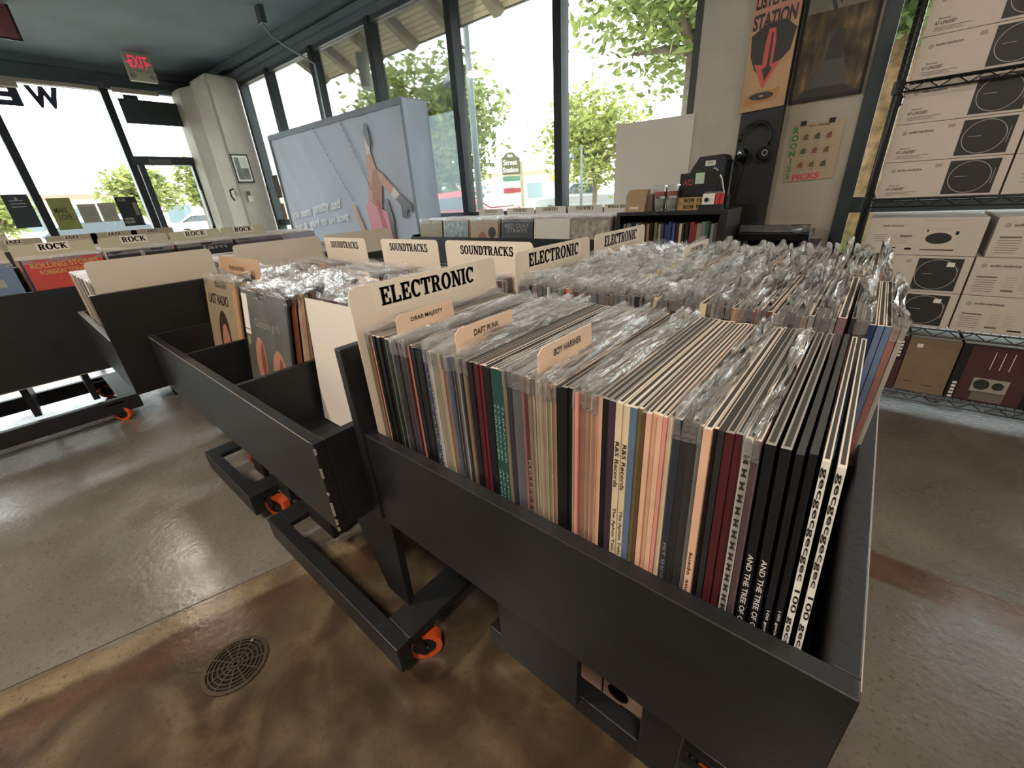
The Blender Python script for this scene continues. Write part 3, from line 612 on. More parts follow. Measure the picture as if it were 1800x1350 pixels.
def dolly(t, x0, x1, y0, y1, rots=(.5, 2.2, -.4, 1.0), long='x', zf=None):
    z0, z1 = .058, .146; f0, f1 = zf or (z0, z1)
    if long == 'x':
        bx('base_beam', black, t, x0, x1, y0, y0 + .04, f0, f1, bevel=.003); bx('base_beam', black, t, x0, x1, y1 - .04, y1, z0, z1, bevel=.003)
        for a in (x0, x1 - .09): bx('cross_plank', black, t, a, a + .09, y0 + .04, y1 - .04, z1 - .02, z1, bevel=.002)
    else:
        bx('base_beam', black, t, x0, x0 + .04, y0, y1, z0, z1, bevel=.003); bx('base_beam', black, t, x1 - .04, x1, y0, y1, z0, z1, bevel=.003)
        for a in (y0, y1 - .09): bx('cross_plank', black, t, x0 + .04, x1 - .04, a, a + .09, z1 - .02, z1, bevel=.002)
    k = 0
    for a, b in ((x0 + .05, y0 + .17), (x1 - .04, y0 + .075), (x0 + .05, y1 - .12), (x1 - .04, y1 - .12)): caster(t, a, b, rots[k % len(rots)]); k += 1
def leg(t, xt0, xt1, xb0, xb1, y, z1=.57, z0=.146, th=.02):
    MB().prism([(xb0, z0), (xb1, z0), (xt1, z1), (xt0, z1)], 'y', y, y + th).build('leg', black, t, bevel=.002)
ZB, ZT = .567, .76       # bin boards: bottom and top

# ---- electronic bin
b1 = thing('record_bin', 'near black record bin holding the rows marked electronic', 'record bin', (-.27, .85, 0), 'record bins')
bx('front_board', black, b1, -.622, .071, .29, .31, ZB, ZT, bevel=.0015); bx('side_board', black, b1, .051, .071, .31, 1.42, ZB, ZT, bevel=.0015)
bx('tall_side_panel', black, b1, -.622, -.602, .285, 1.42, ZT - .19, .916, bevel=.002); bx('back_board', black, b1, -.602, .051, 1.40, 1.42, ZB, .86)
bx('bin_floor', blackd, b1, -.602, .051, .31, 1.40, .60, .6205)
for yy in (.662, 1.028): bx('row_divider', black, b1, -.602, .051, yy, yy + .012, .62, .745)
bx('worn_edge', worn, b1, .0706, .0714, .30, 1.42, ZT - .0014, ZT - .0004)
leg(b1, -.50, -.262, -.48, -.27, .45, z0=.09); leg(b1, -.134, -.05, -.13, -.06, .45, z0=.09); leg(b1, -.50, -.255, -.48, -.30, 1.2); leg(b1, -.134, .05, -.12, .02, 1.2)
bx('side_leg', black, b1, -.60, -.58, .6, 1.1, .146, ZB); bx('side_leg', black, b1, .02, .04, .6, 1.1, .146, ZB)
dolly(b1, -.545, .03, .47, 1.32, (.35, 1.2, -.4, 2.0), zf=(.04, .10))
# ---- soundtracks bin
b2 = thing('record_bin', 'black record bin beside the electronic bin, its covers facing the aisle', 'record bin', (-1.24, .55, 0), 'record bins')
bx('front_board', black, b2, -1.83, -.645, .22, .24, ZB, ZT, bevel=.0015); bx('side_board', black, b2, -.665, -.645, .24, .92, ZB, ZT, bevel=.0015); bx('side_board', black, b2, -1.83, -1.81, .24, .92, ZB, ZT)
bx('back_board', black, b2, -1.81, -.665, .90, .92, ZB, .93); bx('bin_floor', blackd, b2, -1.81, -.665, .24, .90, .585, .60)
for xx in (-1.475, -1.075): bx('column_divider', black, b2, xx, xx + .016, .24, .90, .60, ZT - .004)
for zz, l_ in ((.745, .012), (.70, .02), (.655, .006), (.62, .03), (.59, .012), (.573, .008)): bx('worn_edge', worn, b2, -.6475, -.6442, .2193, .2225, zz - l_ / 2, zz + l_ / 2)
bx('worn_edge', worn, b2, -1.80, -.66, .2194, .2202, ZT - .001, ZT + .0002)
for a, b, c_, d_ in ((-1.0, -.72, -.82, -.73), (-1.34, -1.08, -1.28, -1.12), (-1.55, -1.40, -1.52, -1.43), (-1.80, -1.64, -1.77, -1.67)): leg(b2, a, b, c_, d_, .36); leg(b2, a, b, c_, d_, .78)
dolly(b2, -1.41, -.655, .265, .90, (.3, .9, 1.5, 2.5))
# ---- bin with the blank sign backs
b3 = thing('record_bin', 'black record bin showing the backs of its signs and a tall dark side', 'record bin', (-2.25, .7, 0), 'record bins')
bx('tall_side_panel', black, b3, -1.862, -1.842, .13, 1.32, ZB, .912, bevel=.002); bx('front_board', black, b3, -2.68, -1.862, .13, .15, ZB, ZT, bevel=.0015); bx('side_board', black, b3, -2.68, -2.66, .15, 1.32, ZB, ZT)
bx('back_board', black, b3, -2.66, -1.862, 1.30, 1.32, ZB, .86); bx('bin_floor', blackd, b3, -2.66, -1.862, .15, 1.30, .60, .6205)
bx('worn_edge', worn, b3, -2.68, -1.87, .1292, .1302, ZT - .001, ZT + .0004)
leg(b3, -2.12, -1.88, -2.10, -1.93, .45); leg(b3, -2.12, -1.88, -2.10, -1.93, .84); leg(b3, -2.6, -2.3, -2.55, -2.35, .84, z0=0)
dolly(b3, -2.12, -1.585, .27, .88, (2.2, .5, 1.0, 0))
# ---- rock bin along the aisle
b4 = thing('record_bin', 'long black record bin under the rock signs', 'record bin', (-3.65, .2, 0), 'record bins')
bx('front_board', black, b4, -3.34, -3.32, -1.30, 1.62, .33, .81, bevel=.0015); bx('back_board', black, b4, -4.02, -4.0, -1.30, 1.62, .62, .9); bx('bin_floor', blackd, b4, -4.0, -3.34, -1.28, 1.60, .62, .64)
bx('side_board', black, b4, -4.0, -3.34, -1.30, -1.28, .33, .86); bx('side_board', black, b4, -4.0, -3.34, 1.60, 1.62, .33, .86)
for k in range(8): bx('column_divider', black, b4, -4.0, -3.34, -.99 + k * .347, -.978 + k * .347, .64, .80)
bx('worn_edge', worn, b4, -3.3192, -3.3185, -1.1, .13, .331, .335)
for yy in (-1.0, -.2, .05, 1.2): bx('leg', black, b4, -3.9, -3.40, yy, yy + .03, .146, .33)
dolly(b4, -3.95, -3.29, -.75, .24, (2.0, .4, 1.2, .9), 'y'); dolly(b4, -3.95, -3.29, .4, 1.4, (1, 2), 'y')
# ---- jazz bin behind it
b5 = thing('record_bin', 'far black record bin under the jazz signs', 'record bin', (-5.4, .4, 0), 'record bins')
bx('front_board', black, b5, -4.92, -4.9, -1.3, 1.6, .60, .81); bx('back_board', black, b5, -5.62, -5.6, -1.3, 1.6, .60, .9); bx('bin_floor', blackd, b5, -5.6, -4.92, -1.3, 1.6, .62, .64)
bx('side_board', black, b5, -5.6, -4.92, -1.3, -1.28, .60, .84); bx('side_board', black, b5, -5.6, -4.92, 1.58, 1.6, .60, .84)
for yy in (-1.2, .2, 1.5): bx('leg', black, b5, -5.5, -5.0, yy, yy + .03, 0, .62)
# ---- country bin by the windows
b6 = thing('record_bin', 'black record bin under the country signs below the windows', 'record bin', (-2.35, 2.85, 0), 'record bins')
bx('front_board', black, b6, -3.43, -1.345, 2.58, 2.60, .35, .815, bevel=.0015); bx('side_board', black, b6, -3.43, -3.41, 2.60, 3.14, .35, .83); bx('side_board', black, b6, -1.365, -1.345, 2.60, 3.14, .35, .83)
bx('back_board', black, b6, -3.41, -1.365, 3.12, 3.14, .35, .95); bx('bin_floor', blackd, b6, -3.41, -1.365, 2.60, 3.12, .61, .63)
for k in range(5): bx('column_divider', black, b6, -3.05 + k * .34, -3.038 + k * .34, 2.6, 3.12, .63, .80)
for xx in (-3.3, -2.4, -1.5): bx('leg', black, b6, xx, xx + .03, 2.7, 3.05, 0, .35)

# ================================================================== RECORDS
PAL = {'black': '#17181a', 'char': '#2a2b2d', 'navy': '#1f3352', 'blue': '#2c4f93', 'steelblue': '#5d6f8a', 'teal': '#234844', 'green': '#55713f', 'olive': '#7f7442',
       'tan': '#a58c6c', 'cream': '#d3c3a4', 'peach': '#dcb196', 'pink': '#d48f83', 'white': '#dedad2', 'grey': '#84827f', 'lav': '#8c8a94', 'crimson': '#7e2c3c',
       'maroon': '#4c1f25', 'red': '#b03a33', 'rust': '#9c5a42', 'mauve': '#7a5d63', 'purple': '#43303f', 'brown': '#5e4534', 'yellow': '#c8a02c', 'orange': '#c47a4a'}
NICE = {'char': 'charcoal', 'lav': 'lavender grey', 'steelblue': 'steel blue', 'navy': 'navy blue', 'rust': 'rust brown', 'purple': 'dark purple', 'teal': 'dark teal'}
edge_m = [mat('sleeve_edge_pale', '#cfc4b6', .7), mat('sleeve_edge_grey', '#8c8780', .7), mat('sleeve_edge_dark', '#35332f', .7)]
S = .315
JK = {}
def jacket(colr, t, e):
    """card sleeve: t thick along x, spine at y=0, bottom at z=0; the top shows the paper edges around a dark slot"""
    k = (colr, t, e)
    if k in JK: return JK[k]
    mb = MB(); mb.box(0, t, 0, S, 0, S); mb.m[1] = 1
    c = t * .22; mb.face([(c, .004, S + .0001), (t - c, .004, S + .0001), (t - c, S - .004, S + .0001), (c, S - .004, S + .0001)], 2)
    JK[k] = mb.mesh('sleeve', [mat('sleeve_' + colr, PAL[colr], .38, noise=.18, nscale=30), edge_m[e], edge_m[2]]); return JK[k]
BAG = {}
def bag(t, var):
    """clear outer bag: two wavy sheets joined over the spine, their loose tops standing above the sleeve"""
    k = (t, var)
    if k in BAG: return BAG[k]
    rng = random.Random(100 + var); ph = [rng.uniform(0, 6.3) for _ in range(8)]
    low = var >= 12                                      # front row: tidy bags with little overhang
    flop = rng.uniform(-.006, .007) if low else rng.uniform(-.008, .010); ov = rng.uniform(.003, .012) if low else rng.uniform(.006, .020)
    rows = [(.296, .0, 0), (.311, .0008, .05)] + [(.316 + ov * q, .001 + (.0018 if low else .0026) * q, q) for q in (.25, .5, .75, 1.0)]
    mb = MB(); ny = 22; e = .0004; nr = len(rows); amp = .55 if low else 1.0
    def wav(y, a): return a * (math.sin(31 * y + ph[1]) + .5 * math.sin(67 * y + ph[2]) + .35 * math.sin(139 * y + ph[3]))
    def P(side, j, r):
        z, a, q = rows[r]; y = -.0012 + (S + .005) * j / ny
        zz = z + amp * (q * (.006 * math.sin(21 * y + ph[4]) + .004 * math.sin(57 * y + ph[5]) + (.014 * math.exp(-((y - (.30 if var % 2 else .02)) / .03) ** 2) if var % 3 == 0 else 0)))
        x = (t / 2 + side * (t / 2 + e) * (1 - .75 * q)) + wav(y + side * .013, a) + flop * q * q * (1 + .6 * math.sin(13 * y + ph[6]))
        return (x, y, zz)
    for side in (-1, 1):
        i = len(mb.v)
        for j in range(ny + 1):
            for r in range(nr): mb.v.append(P(side, j, r))
        for j in range(ny):
            for r in range(nr - 1): mb.f.append((i + j * nr + r, i + (j + 1) * nr + r, i + (j + 1) * nr + r + 1, i + j * nr + r + 1)); mb.m.append(0)
    mb.face([(0, -.0012, 0), (t, -.0012, 0), P(1, 0, 0), P(-1, 0, 0)], 1)
    for r in range(nr - 1): mb.face([P(-1, 0, r), P(1, 0, r), P(1, 0, r + 1), P(-1, 0, r + 1)])
    BAG[k] = mb.mesh('plastic_sleeve', [plastic, plastic2], smooth=True); return BAG[k]
TS = (.0035, .005, .007, .010, .014)
def snap(t): return min(TS, key=lambda q: abs(q - t))
def record(label, group, M, colr, t, bagged, rng, low=False):
    o = bpy.data.objects.new('record', jacket(colr, t, rng.choice((0, 0, 1, 1, 2) if colr in ('black', 'char', 'maroon', 'purple') else (0, 0, 0, 1))))
    C.objects.link(o); o.matrix_world = M; tag(o, label, 'record', group); W[o] = Vector((0, 0, 0))
    if bagged:
        b = bpy.data.objects.new('plastic_sleeve', bag(t, rng.randrange(12, 22) if low else rng.randrange(12))); C.objects.link(b); b.parent = o; W[b] = Vector((0, 0, 0))
    return o, t
def ordn(n): return '%d%s' % (n, 'th' if 10 <= n % 100 <= 20 else {1: 'st', 2: 'nd', 3: 'rd'}.get(n % 10, 'th'))
def lean(x, y, z, a, rz=0.0): return Matrix.Translation((x, y, z)) @ Matrix.Rotation(rz, 4, 'Z') @ Matrix.Rotation(a, 4, 'Y')

# front row of the electronic bin: colour, how many, thickness in mm, bagged (b) or bare (n), as the spines run from left to right
ROW1 = """tan 1 5 b|tan 2 5 b|olive 1 3 b|pink 1 5 n|black 3 7 n|char 2 5 n|green 1 5 n|black 1 7 n|olive 1 3 n|grey 1 3 b|black 2 7 b|char 1 5 b|purple 2 5 b|maroon 1 5 b|pink 1 3 n|black 4 7 n|char 1 5 b
blue 1 5 b|white 1 5 b|white 2 5 b|cream 3 5 b|pink 1 7 b|grey 1 3 b|steelblue 1 5 b|black 1 7 b|lav 1 5 b|white 1 3 b|char 1 5 b|cream 1 5 b|rust 1 5 b|black 2 5 n|maroon 2 5 n|crimson 1 3 n|black 2 7 n
teal 3 7 n|tan 1 3 b|blue 1 3 b|black 1 5 b|lav 1 14 b|pink 1 3 b|crimson 1 7 b|tan 1 3 b|white 1 3 b|red 1 3 b|cream 4 5 b|peach 1 5 b|black 3 7 n|peach 1 3 b|pink 1 3 n|peach 3 7 b|peach 1 5 n|black 1 7 n|purple 1 7 n|cream 2 7 n|steelblue 1 7 n|olive 1 5 n
brown 1 3 n|peach 3 5 n|pink 1 3 n|cream 1 5 n|navy 1 7 b|black 1 7 b|char 1 7 b|grey 1 3 b|peach 1 7 n|black 1 3 n|char 1 5 n|maroon 2 7 n|white 1 7 b|mauve 1 5 b"""
seq = []
for g in ROW1.replace('\n', '|').split('|'):
    c_, n_, t_, f_ = g.split(); seq += [(c_, snap(int(t_) / 1000), f_ == 'b')] * int(n_)
GAP = .0004
tot = sum(q[1] + GAP for q in seq); x0, x1 = -.580, -.030; kk = (x1 - x0) / tot
rng = random.Random(5); row = []; x = x0
for c_, t_, f_ in seq: row.append((x, c_, t_, f_)); x += (t_ + GAP) * kk
tail = [(-.028, 'black', .007, False), (-.018, 'black', .007, False), (-.008, 'black', .005, False), (-.0005, 'black', .005, False), (.0075, 'white', .005, False), (.0165, 'white', .005, False)]
row += tail; N1 = len(row); spine = {}
for i, (x, c_, t_, f_) in enumerate(row):      # x is where the top of the sleeve stands; the right-hand ones lean over to the left
    tt = round(t_ * min(1, kk), 4) if i < N1 - 6 else t_; a = .004 * math.sin(i * .3) - .055 * max(0, (i - N1 + 24) / 24)
    lab = '%s record sleeve, %s from the right end of the front electronic row' % (NICE.get(c_, c_), ordn(N1 - i))
    o, tt = record(lab, 'front row of electronic records', lean(x - S * math.sin(a), .318 + rng.uniform(-.002, .003), .6215 + rng.uniform(0, .0025), a), c_, tt, f_, rng, True); spine[i] = (o, tt, c_)
# spine titles on some of the front-row sleeves
def spine_text(i, s, z, h, m, wd=None, font='sans'):
    o, t_, c_ = spine[i]; w = wd or t_ * .62
    text('spine_lettering', s, o, (t_ / 2, 0, z), (0, 0, -1), RX, m, width=h, height=w, font=font, off=.0004)
ttl = {'black': paper, 'char': paper, 'teal': ink, 'maroon': mat('title_grey', '#8d8686', .6), 'crimson': paper, 'blue': paper, 'navy': paper, 'purple': MATS['title_grey'], 'green': ink}
wl = mat('title_white', '#d6d2ca', .6)
for k, (s_, z, h) in enumerate((('gecgecgecgec 100 gecs gecgecgecgec', .16, .30), ('gecgecgecgec 100 gecs gecgecgecgec', .16, .30))): spine_text(N1 - 2 + k, s_, z, h, ink, .0046)
for i in (N1 - 6, N1 - 5): spine_text(i, 'AND THE TREE OF CLUES', .155, .10, wl, .0042)
for i in (N1 - 4, N1 - 3): spine_text(i, '100 gecs   100 gecs', .12, .07, wl, .0026)
cream_i = [i for i in range(N1) if row[i][1] == 'cream' and row[i][2] == .007]
for i in cream_i: spine_text(i, 'R&S Records', .245, .055, ink, .0042); spine_text(i, 'The Aphex Twin', .16, .062, ink, .0042)
blue_i = [i for i in range(N1) if row[i][1] == 'blue'][0]; spine_text(blue_i, 'C U T   C O P Y   B I B L E', .19, .22, wl, .003)
spine_text(blue_i + 1, 'PATRICK COWLEY', .22, .09, ink, .004); spine_text(blue_i + 1, 'MALEBOX', .13, .07, ink, .004)
cr_i = [i for i in range(N1) if row[i][1] == 'crimson' and row[i][2] == .007][0]; spine_text(cr_i, 'KELLEY STOLTZ', .14, .13, wl, .004)
for i in [i for i in range(N1) if row[i][1] == 'teal']: spine_text(i, 'TURNOVER   ALTOGETHER', .17, .2, mat('title_teal', '#7fa79b', .6), .003)
pw = [i for i in range(N1) if row[i][1] == 'white' and row[i][2] == .007][-1]; spine_text(pw, 'M M M M M M M M M M M M M M M M', .2, .2, ink, .004)
nv = [i for i in range(N1) if row[i][1] == 'navy'][0]; spine_text(nv, 'PET SHOP', .15, .05, wl, .003)
pc = [i for i in range(N1) if row[i][1] == 'peach'][-1]; spine_text(pc, 'kuedo  asura', .15, .06, ink, .003)
for i in [i for i in range(N1 - 6) if row[i][1] in ('black', 'char', 'maroon', 'purple')][::2]: spine_text(i, 'LP %s' % ('STEREO' if i % 4 else 'MONO'), .11 + .04 * (i % 3), .04, MATS['title_grey'], .002) if False else None

def fill_row(rowname, group, xa, xb, y, z, tset, pal, bagp, seed, rz=0.0, leanf=None, along='x', yj=.004, labelfmt=None):
    rng = random.Random(seed); x = xa; items = []
    while x < xb:
        t_ = snap(rng.choice(tset)); items.append((x, rng.choice(pal), t_)); x += t_ + .0006 + (rng.random() < .08) * .003
    n = len(items)
    for i, (x, c_, t_) in enumerate(items):
        a = leanf((x - xa) / (xb - xa)) + .008 * math.sin(i * .33 + seed); yy = y + rng.uniform(-yj, yj)
        lab = labelfmt % (NICE.get(c_, c_), ordn(n - i))
        record(lab, group, lean(x, yy, z + rng.uniform(0, .006), a, rz), c_, t_, rng.random() < bagp, rng)
    return n
mixed = ['black', 'char', 'grey', 'white', 'cream', 'tan', 'peach', 'rust', 'maroon', 'brown', 'steelblue', 'navy', 'mauve', 'grey', 'white', 'crimson', 'lav', 'orange']
fill_row('middle', 'middle row of electronic records', -.578, .012, .702, .6215, (.005, .007, .007, .010), mixed, .8, 21, leanf=lambda u: .012 * u, labelfmt='%s record sleeve, %s from the right end of the middle electronic row')
for i, (x, c_) in enumerate(((.018, 'navy'), (.026, 'steelblue'), (.034, 'steelblue'), (.0415, 'pink'))):
    record('%s record sleeve leaning at the right end of the middle electronic row' % (['navy blue', 'steel blue', 'slate blue', 'salmon pink'][i]), 'middle row of electronic records', lean(x - .003, .70, .6215, .022), c_, .007, i == 3, rng)
record('white backed record in a torn bag, outermost of the middle electronic row', 'middle row of electronic records', lean(.0445, .70, .6215, .03), 'white', .005, True, rng)
fill_row('rear', 'rear row of electronic records', -.575, .030, 1.055, .622, (.007, .010, .010), mixed, .85, 22, leanf=lambda u: .0 + .02 * u, labelfmt='%s record sleeve, %s from the right end of the rear electronic row')

# ---- sign cards
def sign_card(label, word, face, c, w=.33, zt=1.008, zb=.625, th=.002, m=card, tw=.22, thh=.032, ink_=ink, tz=None, faint=False, group='genre sign cards', clip=.012, tshift=0.0):
    """stiff card that stands between records; face 'x': looks to +X, '-x': away, 'y': looks to -Y"""
    x, y = c; t = thing('sign_card', label, 'sign', (x, y, zb), group); r = clip
    pts = [(-w / 2, zb), (w / 2, zb), (w / 2, zt - r), (w / 2 - r * .3, zt - r * .3), (w / 2 - r, zt), (-w / 2 + r, zt), (-w / 2 + r * .3, zt - r * .3), (-w / 2, zt - r)]
    tz = tz or zt - .026
    if face in ('x', '-x'):
        MB().prism([(y + p[0], p[1]) for p in pts], 'x', x - th, x).build('card', m, t)
        if word:
            rt = RY if face == 'x' else (0, -1, 0); xc = x if face == 'x' else x - th
            plate('paper_label', label_m, t, (xc, y + tshift, tz), rt, UZ, tw * 1.12, thh * 1.5, t=.0003)
            text('lettering', word, t, (xc, y + tshift, tz), rt, UZ, ink_, width=tw, height=thh, font='slab', off=.0008)
    else:
        MB().prism([(x + p[0], p[1]) for p in pts], 'y', y, y + th).build('card', m, t)
        if word:
            plate('paper_label', label_m, t, (x + tshift, y, tz), RX, UZ, tw * 1.12, thh * 1.5, t=.0003)
            text('lettering', word, t, (x + tshift, y, tz), RX, UZ, ink_, width=tw, height=thh, font='slab', off=.0008)
    return t
for (y, w_), nme in zip(((.475, .33), (.865, .32), (1.218, .33)), ('nearest', 'middle', 'farthest')):
    sign_card('cream card reading ELECTRONIC, %s of the three' % nme, 'ELECTRONIC', 'x', (-.586, y), w_, tw=.212, thh=.029, tz=.985, tshift=-.005)
for xc, w_, nme in ((-.82, .33, 'right-hand'), (-1.17, .30, 'middle'), (-1.57, .30, 'left-hand')):
    sign_card('cream card reading SOUNDTRACKS, %s of the three' % nme, 'SOUNDTRACKS', 'y', (xc, .862), w_, zt=1.01, tw=.2, thh=.024, tz=.985)
for yc, nme in ((.325, 'nearest'), (.745, 'middle'), (1.11, 'farthest')):
    sign_card('blank back of a cream sign card, %s of the three on the tall dark side' % nme, None, 'x', (-1.866, yc), .345, zt=1.01)
for yc, nme, im, sh in ((-.15, 'nearest the left edge', ink, 0), (.205, 'above the red record cover', ink, 0), (.56, 'second from the red cover', ink, .0), (.885, 'with faded letters', inkg, 0), (1.18, 'below the corner column', ink, 0)):
    sign_card('grey-beige card reading ROCK, ' + nme, 'ROCK', 'x', (-3.5, yc), .335 if yc < .8 else .29, zt=1.035, tw=.115, thh=.03, ink_=im, tz=1.015, m=mat('sign_grey_beige', '#b9b299', .6))
for k, yc in enumerate((-.23, .10, .43, .70, .97)):
    sign_card('small card reading JAZZ, %s from the left edge' % ordn(k + 1), 'JAZZ', 'x', (-5.1, yc), .31, zt=1.04, tw=.085, thh=.024, tz=1.022, m=MATS['sign_grey_beige'])
for xc, wd, nme, im in ((-2.80, 'COUNTRY', 'with faded letters', inkg), (-2.45, 'COUNTRY', 'second from the display', ink), (-2.14, 'COUNTRY', 'half hidden behind its neighbour', ink), (-1.80, 'COUNTRY', 'beside the reggae card', ink)):
    sign_card('white card reading COUNTRY, ' + nme, wd, 'y', (xc, 3.06 if 'half' not in nme else 3.075), .31, zt=1.015, tw=.16, thh=.026, tz=.995, m=white, ink_=im)
sign_card('white card reading WORLD-REGGAE beside the small shelf', 'WORLD-REGGAE', 'y', (-1.50, 3.06), .26, zt=1.015, tw=.2, thh=.02, tz=.998, m=white)
# artist tab cards in the front row
def tab_card(label, word, x, y0, tw):
    t = thing('tab_card', label, 'divider card', (x, .47, .622), 'artist tab cards'); z = .970
    MB().prism([(.32, .622), (.634, .622), (.634, .938), (y0 + .115, .938), (y0 + .112, z), (y0 + .008, z), (y0, z - .006), (y0, .938), (.32, .938)] if y0 > .322 else [(.318, .622), (.634, .622), (.634, .938), (y0 + .115, .938), (y0 + .112, z), (y0 + .008, z), (.318, z - .006)], 'x', x - .0012, x).build('card', mat('peach_card', '#dfc0a6', .6), t)
    text('lettering', word, t, (x, y0 + .058, .958), RY, UZ, ink, width=tw, height=.0085, off=.0006)
tab_card('cream tab card reading DRAB MAJESTY', 'DRAB MAJESTY', -.511, .335, .064); tab_card('cream tab card reading DAFT PUNK', 'DAFT PUNK', -.379, .33, .05); tab_card('cream tab card reading BOY HARSHER', 'BOY HARSHER', -.246, .326, .058)
t = thing('tab_card', 'white label card standing in the rear electronic row', 'divider card', (-.36, 1.21, .62), 'artist tab cards')
MB().box(-.361, -.3595, 1.10, 1.30, .622, .975).build('card', cardw, t); text('lettering', 'FOR BETTER', t, (-.3595, 1.2, .962), RY, UZ, ink, width=.1, height=.01); text('lettering', 'NYC ELECTRONIC LABEL', t, (-.3595, 1.2, .946), RY, UZ, ink, width=.15, height=.01)
t = thing('tab_card', 'grey card with small yellow tabs in the middle electronic row', 'divider card', (-.33, .86, .62), 'artist tab cards')
MB().box(-.331, -.3295, .71, 1.015, .622, .952).build('card', mat('grey_card', '#8e8678', .6), t)
for yy in (.80, .86, .91, .95): bx('yellow_tab', mat('yellow_tab', '#d8be2f', .5), t, -.329, -.328, yy, yy + .006, .945, .962)

# ---- soundtracks bin: three columns of records facing the aisle, fronts built one by one, the rest as a packed mass
def mass(name, label, items, mats_, kind='stuff'):
    mb = MB()
    for (M, t_, mi) in items: mb.box(0, t_, 0, S, 0, S, mi, M)
    o = mb.build(name, mats_); return tag(o, label, 'records', kind=kind)
mm = [mat('sleeve_' + c_, PAL[c_], .38, noise=.18, nscale=30) for c_ in mixed]
RZ = -PI / 2
def column(label, group, xc, y0, y1, z, nfront, seed, a0=-.16, a1=-.05, w=None):
    """covers look to -Y; sleeves lean back on each other"""
    rng = random.Random(seed); y = y0; k = 0; rest = []
    while y < y1:
        t_ = snap(rng.choice((.005, .007, .010))); u = (y - y0) / (y1 - y0); a = a0 + (a1 - a0) * u; xx = xc - S / 2 + rng.uniform(-.008, .008)
        M = lean(xx, y + t_, z + rng.uniform(0, .006), a, RZ); c_ = rng.choice(mixed)
        if k < nfront: record(label % (NICE.get(c_, c_), ordn(k + 2)), group, M, c_, t_, True, rng)
        else: rest.append((M, t_, rng.randrange(len(mm))))
        k += 1; y += t_ + .0022 + (rng.random() < .1) * .004
    return rest
restA = column('%s record, %s from the front in the left soundtracks column', 'soundtracks records', -1.655, .40, .83, .603, 22, 31)
restA += column('%s record, %s from the front in the middle soundtracks column', 'soundtracks records', -1.265, .385, .83, .603, 26, 32)
restA += column('%s record, %s from the front in the right soundtracks column', 'soundtracks records', -.875, .415, .83, .603, 24, 33)
mass('packed_records', 'packed rows of bagged records at the back of the soundtracks bin', restA, mm)
# clear bags over the packed ones
mb = MB(); rng = random.Random(77)
for M, t_, mi in restA:
    ph = rng.uniform(0, 6)
    def fn(u, v):
        p = M @ Vector((t_ / 2 + (.003 * math.sin(30 * u * S + ph) + .002 * math.sin(71 * u * S)) * v, u * (S + .006), S - .03 + v * (.045 + .006 * math.sin(9 * u + ph)))); return p
    mb.grid(fn, 14, 3)
tag(mb.build('loose_bag_tops', plastic, smooth=True), 'crinkled clear bag tops standing over the packed soundtracks records', 'plastic bags', kind='stuff')

def art(o, t_, pieces):
    """flat print on the front cover (local +x face): list of (kind, y, z, w, h, material, extra)"""
    for k, (kd, y, z, w_, h_, m, ex) in enumerate(pieces):
        if kd == 't': text('cover_lettering', ex, o, (t_, y, z), RY, UZ, m, width=w_, height=h_, off=.0008 + k * .0001)
        else: plate('cover_print', m, o, (t_, y, z), RY, UZ, w_, h_, t=.0002, off=.0002 + k * .0001, pts=ell(22) if kd == 'e' else ex)
skin = mat('print_skin', '#b07a62', .5); skind = mat('print_skin_shade', '#7c4a3c', .5); hair = mat('print_hair', '#3a2a20', .5); smoke = mat('print_smoke', '#5b5a55', .5, noise=.5, nscale=12); pgrey = mat('print_grey', '#8f8b80', .5)
rg = random.Random(3)
o, tt = record('record with two faces and pale script letters in front of the middle soundtracks column', 'soundtracks records', lean(-1.265 - S / 2, .372, .603, -.17, RZ), 'char', .005, True, rg)
art(o, tt, [('r', .157, .17, .30, .29, smoke, None), ('e', .10, .115, .075, .14, skin, None), ('e', .225, .10, .085, .13, skin, None), ('e', .115, .115, .03, .11, skind, None), ('e', .24, .095, .03, .10, skind, None), ('t', .17, .225, .17, .032, pgrey, 'Gilmore girls'), ('r', .026, .245, .04, .12, paper, None), ('r', .026, .20, .034, .003, ink, None), ('r', .026, .165, .02, .025, inkg, None)])
o, tt = record('record with an oval hooded face and dark letters in the left soundtracks column', 'soundtracks records', lean(-1.655 - S / 2, .385, .603, -.17, RZ), 'tan', .005, True, rg)
art(o, tt, [('r', .14, .157, .25, .30, mat('print_sand', '#9c8c74', .5, noise=.2), None), ('e', .15, .12, .11, .2, hair, None), ('e', .155, .10, .075, .15, skin, None), ('t', .13, .255, .19, .035, ink, 'LAST RADIO'), ('r', .295, .157, .035, .30, mat('print_peach', '#b98f6d', .5), None)])
t = thing('divider_card', 'large blank white card leaning in the right soundtracks column', 'divider card', (-.875, .38, .603))
M = lean(-.875 - S / 2, .405, .603, -.10, RZ); mb = MB(); mb.box(0, .0015, -.002, .318, 0, .322, 0, M); mb.build('card', cardw, t); mb = MB(); mb.box(0, .0015, .20, .318, .322, .345, 0, M); mb.build('tab', card, t); mb = MB(); mb.box(.0016, .0018, .255, .318, .318, .343, 0, M); mb.build('tab_label', mat('peach_card', '#dfc0a6', .6), t)
t = thing('divider_card', 'tan half-lit tab card standing behind the hooded face record', 'divider card', (-1.64, .45, .603))
M = lean(-1.80, .455, .603, -.12, RZ); mb = MB(); mb.box(0, .0015, 0, .36, 0, .385, 0, M); mb.build('card', mat('tan_card', '#b89675', .6), t); text('lettering', 'HEDWIG & HER RADIO', t, tuple(M @ Vector((.0016, .16, .35))), tuple(M.to_3x3() @ Vector((0, 1, 0))), tuple(M.to_3x3() @ Vector((0, 0, 1))), mat('faint_brown', '#6b543f', .6), width=.14, height=.014)
